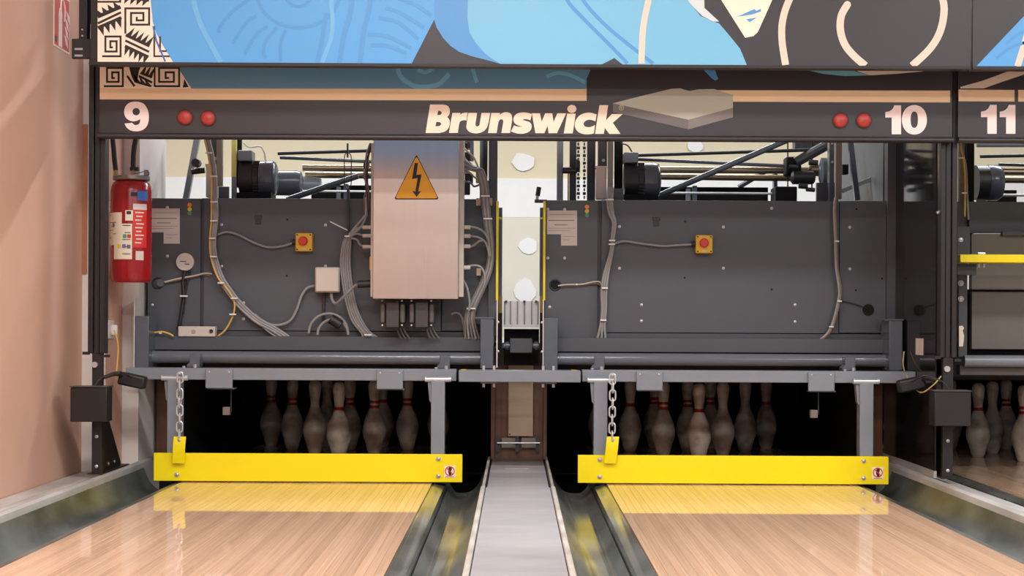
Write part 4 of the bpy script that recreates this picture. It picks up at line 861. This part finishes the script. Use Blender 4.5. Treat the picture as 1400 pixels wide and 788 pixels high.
# white junction box, its cables, coil with black plug
jb = MB(); jb.pbox(430.5, 365.5, 464, 400, 7.17, 0.07); jb = jb.build('junction_box', m_beige, mL, bevel=0.006)
b = MB(); b.pbox(432, 367, 462.5, 398.5, 7.164, 0.006); b.build('box_lid', m_beige, jb, bevel=0.002)
cab(mL, [(430, 391), (420, 394), (412, 405), (405, 425), (395, 440), (375, 445), (358, 438), (348, 430)], 7.21, 1.8)
cab(mL, [(453, 400, 7.2), (454, 410, 7.18), (460, 415, 7.16), (472, 404, 7.12), (484, 392, 7.1), (492, 388, 7.08)], 7.12, 2.0)
b = MB(); b.pcyl((489, 389), (510, 388), 7.08, 5.2, 14); b.build('black_plug', m_cabd, mL)
for (rx, cx, cy) in ((27, 449, 456), (21, 455, 458)): cab(mL, [(cx + rx * math.cos(a * PI / 8), cy - rx * math.sin(a * PI / 8)) for a in range(9)], 7.16 + rx * 0.001, 1.8)
b = MB(); b.pcyl((452, 436), (466, 445), 7.16, 7, 14); b.build('black_plug', m_cabd, mL)
b = MB(); b.pcyl((443, 400), (442, 440), 7.225, 2, 8); b.build('dark_lead', mat('lead_brown', (62, 54, 54)), mL)
# disc, cleat, lower white bar of the side door
b = MB(); b.disc(254, 358.5, 7.25, 12.2, 0.02, 28); dd = b.build('white_disc', m_paper, mL, bevel=0.002)
b = MB(); b.poly([(246, 357), (255, 357.5), (255, 358.5), (246, 358)], 7.23, 0.001); b.poly([(252, 360.5), (259, 361), (259, 362.2), (252, 361.6)], 7.23, 0.001); b.build('handwriting', m_ink, dd)
cab(mL, [(225, 386), (245, 381), (265, 377.5), (280, 374), (290, 375)], 7.23, 1.3, m_cabbe); cab(mL, [(225, 387), (250, 382), (275, 376), (288, 378)], 7.235, 1.1, m_cabb)
b = MB(); b.disc(220, 387, 7.247, 5.4, 0.01); b.build('port_plug', m_steel2, mL)
cab(mL, [(253, 370), (250, 385), (251, 405), (249, 420), (246, 440), (243, 450)], 7.23, 2.4, m_cabd); cab(mL, [(260, 370), (255, 390), (252, 410), (250, 430)], 7.235, 1.6, m_cabd); ties(mL, [(251, 405)], 7.2, 5)
lb = MB(); lb.pbox(243.5, 446.5, 294, 460.5, 7.16, 0.05); lb = lb.build('sensor_strip', m_beige, mL, bevel=0.003)
for x in (265, 289): b = MB(); b.disc(x, 453, 7.16, 2.6, 0.006); b.build('strip_plug', m_cabd if x > 280 else m_alu, lb)
cab(mL, [(211, 455), (222, 454), (232, 457), (237, 460)], 7.15, 1.3, m_caby); ties(mL, [(219, 455.5)], 7.13, 1.5)
# open frame to the upper left of the left machine
b = MB(); b.pcyl((270, 188), (254, 274), 7.7, 5.5, 4); b.build('slanted_bar', m_steel, mL); b = MB(); b.pcyl((262, 235), (280, 233), 7.6, 4, 12); b.build('stub_shaft', m_dark, mL)
b = MB(); b.disc(270, 224, 7.6, 6, 0.05, 8); b.build('lock_nut', m_dark, mL)
b = MB(); b.pbox(316.5, 242, 323, 275, 7.45, 0.02); b.build('guard_post', m_steel, mL); b = MB(); b.pbox(316.5, 185, 323, 242, 7.45, 0.02); b.build('yellow_guard', mat('pale_yellow', (226, 224, 130), 0.5), mL)

# ---- third machine, right of the post
m3 = thing('pinsetter_machine', 'warm grey pinsetter machine at the right edge behind the raised yellow bar', 'pinsetter', (2.53, 8.2, 0.6), 'pinsetter machines')
X0, X1 = P(1327, 300, 7.25).x, 3.3
def wb_(name, m, x0, x1, y0, y1, ya_, yb_, bev=0.0):       # box from X metres, photo rows ya_..yb_ at depth y0
    return MB().box(x0, x1, y0, y1, P(1360, yb_, y0).z, P(1360, ya_, y0).z).build(name, m, m3, bevel=bev)
wb_('upper_panel', m_mgrey, X0, X1, 7.27, 7.3, 276, 319); m_warm = mat('warm_grey_panel', (112, 106, 100), 0.5, var=0.05, scale=4)
wb_('front_panel', m_warm, X0 - 0.01, X1, 7.2, 7.24, 320, 396.5, 0.003); wb_('front_panel', m_warm, X0 - 0.01, X1, 7.19, 7.23, 399, 478, 0.003)
wb_('panel_handle', m_mgrey2, X0 + 0.12, X1, 7.17, 7.2, 317, 322)
wb_('recess_plate', m_pit, X0 - 0.1, X1, 7.25, 7.28, 396, 520); wb_('lower_beam', mat('beam_brown', (86, 76, 72), 0.5), X0 - 0.08, X1, 7.12, 7.18, 500, 513)
MB().cyl((X0 - 0.07, 7.1, P(1360, 494, 7.1).z), (X1, 7.1, P(1360, 494, 7.1).z), 0.026, 20).build('round_tube', m_steel, m3)
b = MB(); b.pbox(1311, 320, 1322.5, 488, 7.1, 0.1); b.build('side_flange', m_mgrey2, m3); 
for y in (387.5, 409): bolt(m3, 1313.5, y, 7.1, 4)
b = MB(); b.poly([(1311, 474), (1316.5, 474), (1318, 460), (1316, 452), (1318, 449), (1316, 445.5), (1311, 446)], 7.1, 0.002); b.build('cream_sticker', m_pcream, m3)
MB().box(X0 - 0.1, X1, 7.3, 9.45, 0.585, 0.612).build('base_pan', m_pit, m3)
b = MB(); b.pbox(1322, 185, 1332, 277, 7.4, 0.03); b.build('frame_post', m_hole, m3); b = MB(); b.pbox(1312, 185, 1321, 277, 7.45, 0.03); b.build('cable_trunk', m_plate, m3)
k = 7.9 / F; mc = P(1333, 250, 7.9)
mo = MB().lathex(mc, [(24 * k, 0), (24 * k, 15 * k)], 32).build('motor', m_dark, m3)
MB().lathex(mc, [(23.5 * k, 15 * k), (24.5 * k, 16 * k), (24.5 * k, 30 * k), (21 * k, 35 * k), (3 * k, 36 * k)], 32).build('fan_cowl', m_steel2, mo, angle=50)
for (xa, ya2, xb, yb2, d, r, m, nmn) in ((1335, 198, 1500, 198, 8.0, 3.5, m_steel, 'tie_rod'), (1340, 214, 1500, 211, 8.0, 2.4, m_dark, 'tie_rod'), (1365, 225, 1500, 229, 8.1, 2.2, m_steel2, 'tie_rod'), (1368, 235, 1500, 236, 8.1, 4.5, m_shaft, 'drive_shaft'), (1368, 246, 1500, 247, 8.2, 4.5, m_shaft, 'drive_shaft'), (1348, 267, 1500, 267, 7.9, 2, m_zinc, 'thin_rod')):
    b = MB(); b.pcyl((xa, ya2), (xb, yb2), d, r, 14); b.build(nmn, m, m3)
b = MB(); b.pbox(1350, 260, 1390, 284, 8.1, 0.2); b.build('crossbeam', m_hole, m3)
cab(m3, [(1312, 200, 7.05), (1317, 220, 7.05), (1319, 250, 7.05), (1319, 296, 7.0)], 7.05, 1.3, m_caby); cab(m3, [(1312, 196, 7.06), (1320, 225, 7.06), (1322, 260, 7.06), (1324, 300, 7.0)], 7.05, 1.4, m_cab)
ties(m3, [(1315, 216), (1318.5, 264)], 7.02, 3.5)

# ------------------------------------------------------------------ sweeps
def no_step(t, px, py, d):
    b = MB(); b.poly([(px - 7.6, py - 8), (px + 7.6, py - 8), (px + 7.6, py + 8.3), (px - 7.6, py + 8.3)], d, E * 1.5); s_ = b.build('no_step_sticker', m_pcream, t)
    b = MB(); b.poly([(px - 1, py - 6), (px + 2, py - 6.3), (px + 3, py - 4), (px + 1.6, py + 0.5), (px + 2.4, py + 4.5), (px - 1, py + 5.4), (px - 2.2, py + 1), (px - 2.6, py - 3)], d, E * 2.5); b.build('foot_symbol', m_ink, s_)
    b = MB(); b.stroke(arc(px, py - 0.5, 6.1, 6.1, 0, 360, 20), 1.3, d, E * 3.2); b.stroke([(px - 4.2, py - 4.7), (px + 4.2, py + 3.7)], 1.3, d, E * 3.5); b.build('prohibition_ring', m_redb, s_)
    b = MB(); b.stroke([(px - 6, py + 7.2), (px + 6, py + 7.2)], 0.8, d, E * 2.5); b.build('sticker_text', mat('notice_grey', (130, 118, 114)), s_)
def sweep(name, label, board, arms, bar, flaps, lugs, sticker, chainx):
    t = thing('sweep_guard', label, 'sweep guard', P((board[0] + board[1]) / 2, 664, 6.77), 'lowered sweep guards')
    xl, xr = P(board[0], 643, 6.77).x, P(board[1], 643, 6.77).x
    bd = MB().box(xl, xr, 6.77, 6.785, 0.004, 0.122).build('sweep_board', m_yel, t, bevel=0.002)
    for ax in arms:
        xc = P(ax, 570, 6.85).x
        MB().box(xc - 0.029, xc + 0.029, 6.787, 6.85, 0.03, 0.43).build('sweep_arm', m_steel, t, bevel=0.003)
        hb = MB(); hb.cyl((xc - 0.055, 6.8, 0.437), (xc + 0.055, 6.8, 0.437), 0.012, 12); hb = hb.build('hinge_pin', m_zinc, t)
        MB().box(xc - 0.05, xc + 0.045, 6.79, 6.88, 0.425, 0.448).build('hinge_block', m_steel, t, bevel=0.003)
        b = MB(); b.prism([(xc - 0.045, 0.44), (xc - 0.028, 0.44), (xc - 0.028, 0.335), (xc - 0.036, 0.345)], 6.80, 6.84); b.build('hinge_cheek', m_steel, t)
    z0_, z1_ = P(bar[2], bar[3] + 19.5, 6.84).z, P(bar[2], bar[3] + 3, 6.84).z
    bx0, bx1 = P(bar[0], 515, 6.84).x, P(bar[1], 515, 6.84).x
    zb = CZ - (515 - VY) * 6.84 / F
    MB().box(bx0, bx1, 6.84, 6.93, 0.428, 0.478).build('cross_bar', m_steel, t, bevel=0.003)
    for f0, f1 in flaps:
        b = MB(); b.box(P(f0, 520, 6.83).x, P(f1, 520, 6.83).x, 6.826, 6.838, 0.393, 0.474); fp = b.build('flap_plate', m_steel, t, bevel=0.003)
        b = MB(); b.box(P(f0 + 2, 520, 6.83).x, P(f1 + 2, 520, 6.83).x, 6.838, 6.90, 0.389, 0.395); b.build('flap_foot', m_steel2, fp)
        if f0 in (281, 1105):
            sx = P(f1 - 2 if f0 < 600 else f0 + 14, 540, 6.9).x; MB().cyl((sx, 6.9, 0.29), (sx, 6.9, 0.39), 0.003, 8).build('sensor_rod', m_dark, fp); MB().box(sx - 0.035, sx - 0.004, 6.89, 6.92, 0.275, 0.31).build('sensor_block', mat('sensor_grey', (120, 110, 104)), fp, bevel=0.003)
        for fx in (f0 + 5, f1 - 5): o = bpy.data.objects.new('bolt', BOLT); link(o, fp, Vector((P(fx, 512, 6.826).x, 6.826, 0.462))); o.scale = (0.004,) * 3
    for l0 in lugs:
        xc = P(l0, 495, 6.95).x
        b = MB(); b.prism([(xc - 0.03, 0.478), (xc - 0.03, 0.49), (xc - 0.018, 0.50), (xc - 0.018, 0.535), (xc + 0.026, 0.535), (xc + 0.026, 0.478)], 6.93, 7.0); b.build('lug', m_steel2, t, bevel=0.003)
        b = MB(); b.cyl((xc + 0.012, 6.90, 0.478), (xc + 0.012, 6.90, 0.492), 0.009, 8); b.build('lug_bolt', m_bolt, t)
        b = MB(); b.cyl((xc - 0.03, 6.87, 0.478), (xc - 0.03, 6.87, 0.486), 0.007, 8); b.build('lug_bolt', m_bolt, t)
    for ax in arms:
        for z in (0.031, 0.103):
            if ax == chainx[1] and z > 0.1: continue
            o = bpy.data.objects.new('bolt', BOLT); link(o, t, Vector((P(ax, 640, 6.77).x, 6.77, z))); o.scale = (0.0095, 0.012, 0.0095)
    no_step(bd, sticker[0], sticker[1], 6.77)
    return t
sw1 = sweep('l', 'yellow sweep board lowered across the left lane with grey bar above', (210, 632), (242, 599.5), (172, 624, 400, 503), ((281, 318), (515, 551)), (266, 607), (615, 645), (246, 242))
sw2 = sweep('r', 'yellow sweep board lowered across the middle lane with grey bar above', (790, 1215), (820, 1180.5), (796, 1252, 1020, 506), ((870, 906), (1105, 1141)), (818, 1160), (1200, 647), (836, 0))
# step bar bridging the two machines
t = thing('bridge_bar', 'short grey bar with yellow ends joining the two sweep frames', 'bar', P(710, 522, 6.80))
MB().box(P(627, 512, 6.80).x, P(794, 512, 6.80).x, 6.80, 6.93, 0.426, 0.476).build('bar_body', m_steel, t, bevel=0.003)
for px in (633, 785): x = P(px, 505, 6.80).x; MB().box(x - 0.01, x + 0.012, 6.805, 6.925, 0.476, 0.477).build('yellow_mark', m_yel2, t)
for px in (668, 750):
    x = P(px, 512, 6.8).x
    for k in (-0.022, 0.022):
        MB().cyl((x + k, 6.86, 0.402), (x + k, 6.86, 0.494), 0.006, 8).build('clamp_bolt', m_zinc, t)
    MB().box(x - 0.035, x + 0.035, 6.83, 6.9, 0.418, 0.4255).build('clamp_plate', m_steel2, t)
# channel and block between the machines
t = thing('cable_channel', 'ribbed aluminium channel between the two machines', 'channel', P(712, 447, 7.3))
MB().box(P(688.5, 430, 7.3).x, P(737, 430, 7.3).x, 7.3, 7.34, P(712, 446, 7.3).z, P(712, 412, 7.3).z).build('channel_back', m_alu, t)
for px in (690, 698, 707.5, 717, 727, 735.5): b = MB(); b.pbox(px - 0.9, 412, px + 0.9, 446, 7.29, 0.012); b.build('rib', mat('rib_grey', (120, 122, 124), 0.4, metal=0.7), t)
b = MB(); b.pbox(688.5, 444, 737, 448, 7.27, 0.04); b.build('lower_lip', m_alu, t)
for px in (692, 717, 733): b = MB(); b.pbox(px - 1.5, 411, px + 1.5, 414, 7.27, 0.02); b.build('clip', m_cabd, t)
t = thing('link_block', 'dark grey block on a round shaft below the aluminium channel', 'block', P(712, 485, 7.3))
b = MB(); b.pbox(697, 463, 728, 483, 7.22, 0.1); b.build('block', m_mgrey, t, bevel=0.004)
for k in ((688.5, 697), (728, 736.5)):
    b = MB(); b.pcyl((k[0], 473), (k[1], 473), 7.26, 4.5, 14); b.pcyl((k[0] + 3, 473), (k[0] + 7, 473), 7.26, 6, 14); b.build('shaft', m_steel2, t)
b = MB(); b.pbox(689, 450, 737, 500, 7.36, 0.03); b.build('backing_plate', m_hole, t)

b = MB(); b.pbox(1309, 276, 1331, 345, 7.3, 0.02); b.build('side_flange', m_mgrey2, m3)
# raised sweep of the third lane
t = thing('sweep_guard', 'raised yellow sweep bar at the right edge', 'sweep guard', (2.5, 6.85, 0.93))
z = P(1360, 354, 6.85).z
MB().box(P(1313, 354, 6.85).x, 3.25, 6.85, 6.99, z - 0.016, z + 0.018).build('sweep_board', m_yel, t, bevel=0.002)
b = MB(); b.pbox(1309, 310, 1326, 349, 6.92, 0.06); b.build('arm_bracket', m_dark, t); b = MB(); b.pbox(1309, 361, 1335, 376, 6.9, 0.05); b.build('arm_bracket', m_dark, t)
bolt(t, 1313.5, 328, 6.92, 3.2)
for x in (1338, 1345): b = MB(); b.pcyl((x, 360), (x, 366), 6.9, 1.6, 8); b.build('board_bolt', m_zinc, t)
b = MB(); b.pcyl((1337, 347.5), (1347, 347.5), 6.9, 2, 8); b.build('board_bolt', m_zinc, t)

# ------------------------------------------------------------------ chains with yellow tags
def link_mesh(horizontal):
    L, Wd, r = 0.023, 0.0125, 0.0036; pts = []
    for i in range(20):
        a = 2 * PI * i / 20; x, z_ = Wd * math.cos(a), (L - Wd) * (1 if math.sin(a) > 1e-6 else -1 if math.sin(a) < -1e-6 else 0) + Wd * math.sin(a)
        pts.append(Vector((0, x, z_)) if horizontal else Vector((x, 0, z_)))
    o = MB().tube(pts, r, 8, True).build('chain_link', m_zinc, origin=(0, 0, 0)); d = o.data; bpy.data.objects.remove(o); return d
LK = (link_mesh(False), link_mesh(True))
def chain(px, y0, y1, d, label, tagx, tilt):
    top = P(px, y0, d); bot = P(px, y1, d)
    t = thing('chain', label, 'chain', bot, 'chains with yellow tags'); step = 0.0345; n = int(round((top.z - bot.z) / step)) + 1
    for i in range(n):
        o = bpy.data.objects.new('chain_link', LK[i % 2]); link(o, t, Vector((top.x + random.uniform(-0.001, 0.001), top.y, top.z - 0.02 - i * step))); o.rotation_euler.z = random.uniform(-0.15, 0.15)
    MB().cyl((top.x, top.y - 0.008, top.z), (top.x, top.y + 0.045, top.z), 0.006, 8).build('anchor_bolt', m_zinc, t)
    c = P(tagx, 616, 6.75); b = MB(); w = 0.026
    prof = [(0.0, 0.058), (-0.004, 0.03), (-0.004, 0.005), (0.006, -0.056)]
    vv = []; th = 0.003
    for y, zz in prof:
        sx = tilt * (zz)
        vv += [(c.x - w + sx, c.y + y - 0.006, c.z + zz), (c.x + w + sx, c.y + y - 0.006, c.z + zz), (c.x + w + sx, c.y + y - 0.006 + th, c.z + zz), (c.x - w + sx, c.y + y - 0.006 + th, c.z + zz)]
    ff = [(0, 1, 2, 3), (12, 15, 14, 13)]
    for i in range(3):
        for k in range(4): ff.append((i * 4 + k, i * 4 + (k + 1) % 4, i * 4 + 4 + (k + 1) % 4, i * 4 + 4 + k))
    g = b.add(vv, ff).build('yellow_tag', m_yel, t, bevel=0.004)
    o = bpy.data.objects.new('bolt', BOLT); link(o, g, Vector((c.x + tilt * 0.043, c.y - 0.009, c.z + 0.043))); o.scale = (0.007,) * 3
chain(246, 510, 597, 6.75, 'zinc chain with yellow tag hanging at the left sweep board', 245, 0.06)
chain(837.5, 512, 600, 6.75, 'zinc chain with yellow tag hanging at the middle sweep board', 836, 0.1)
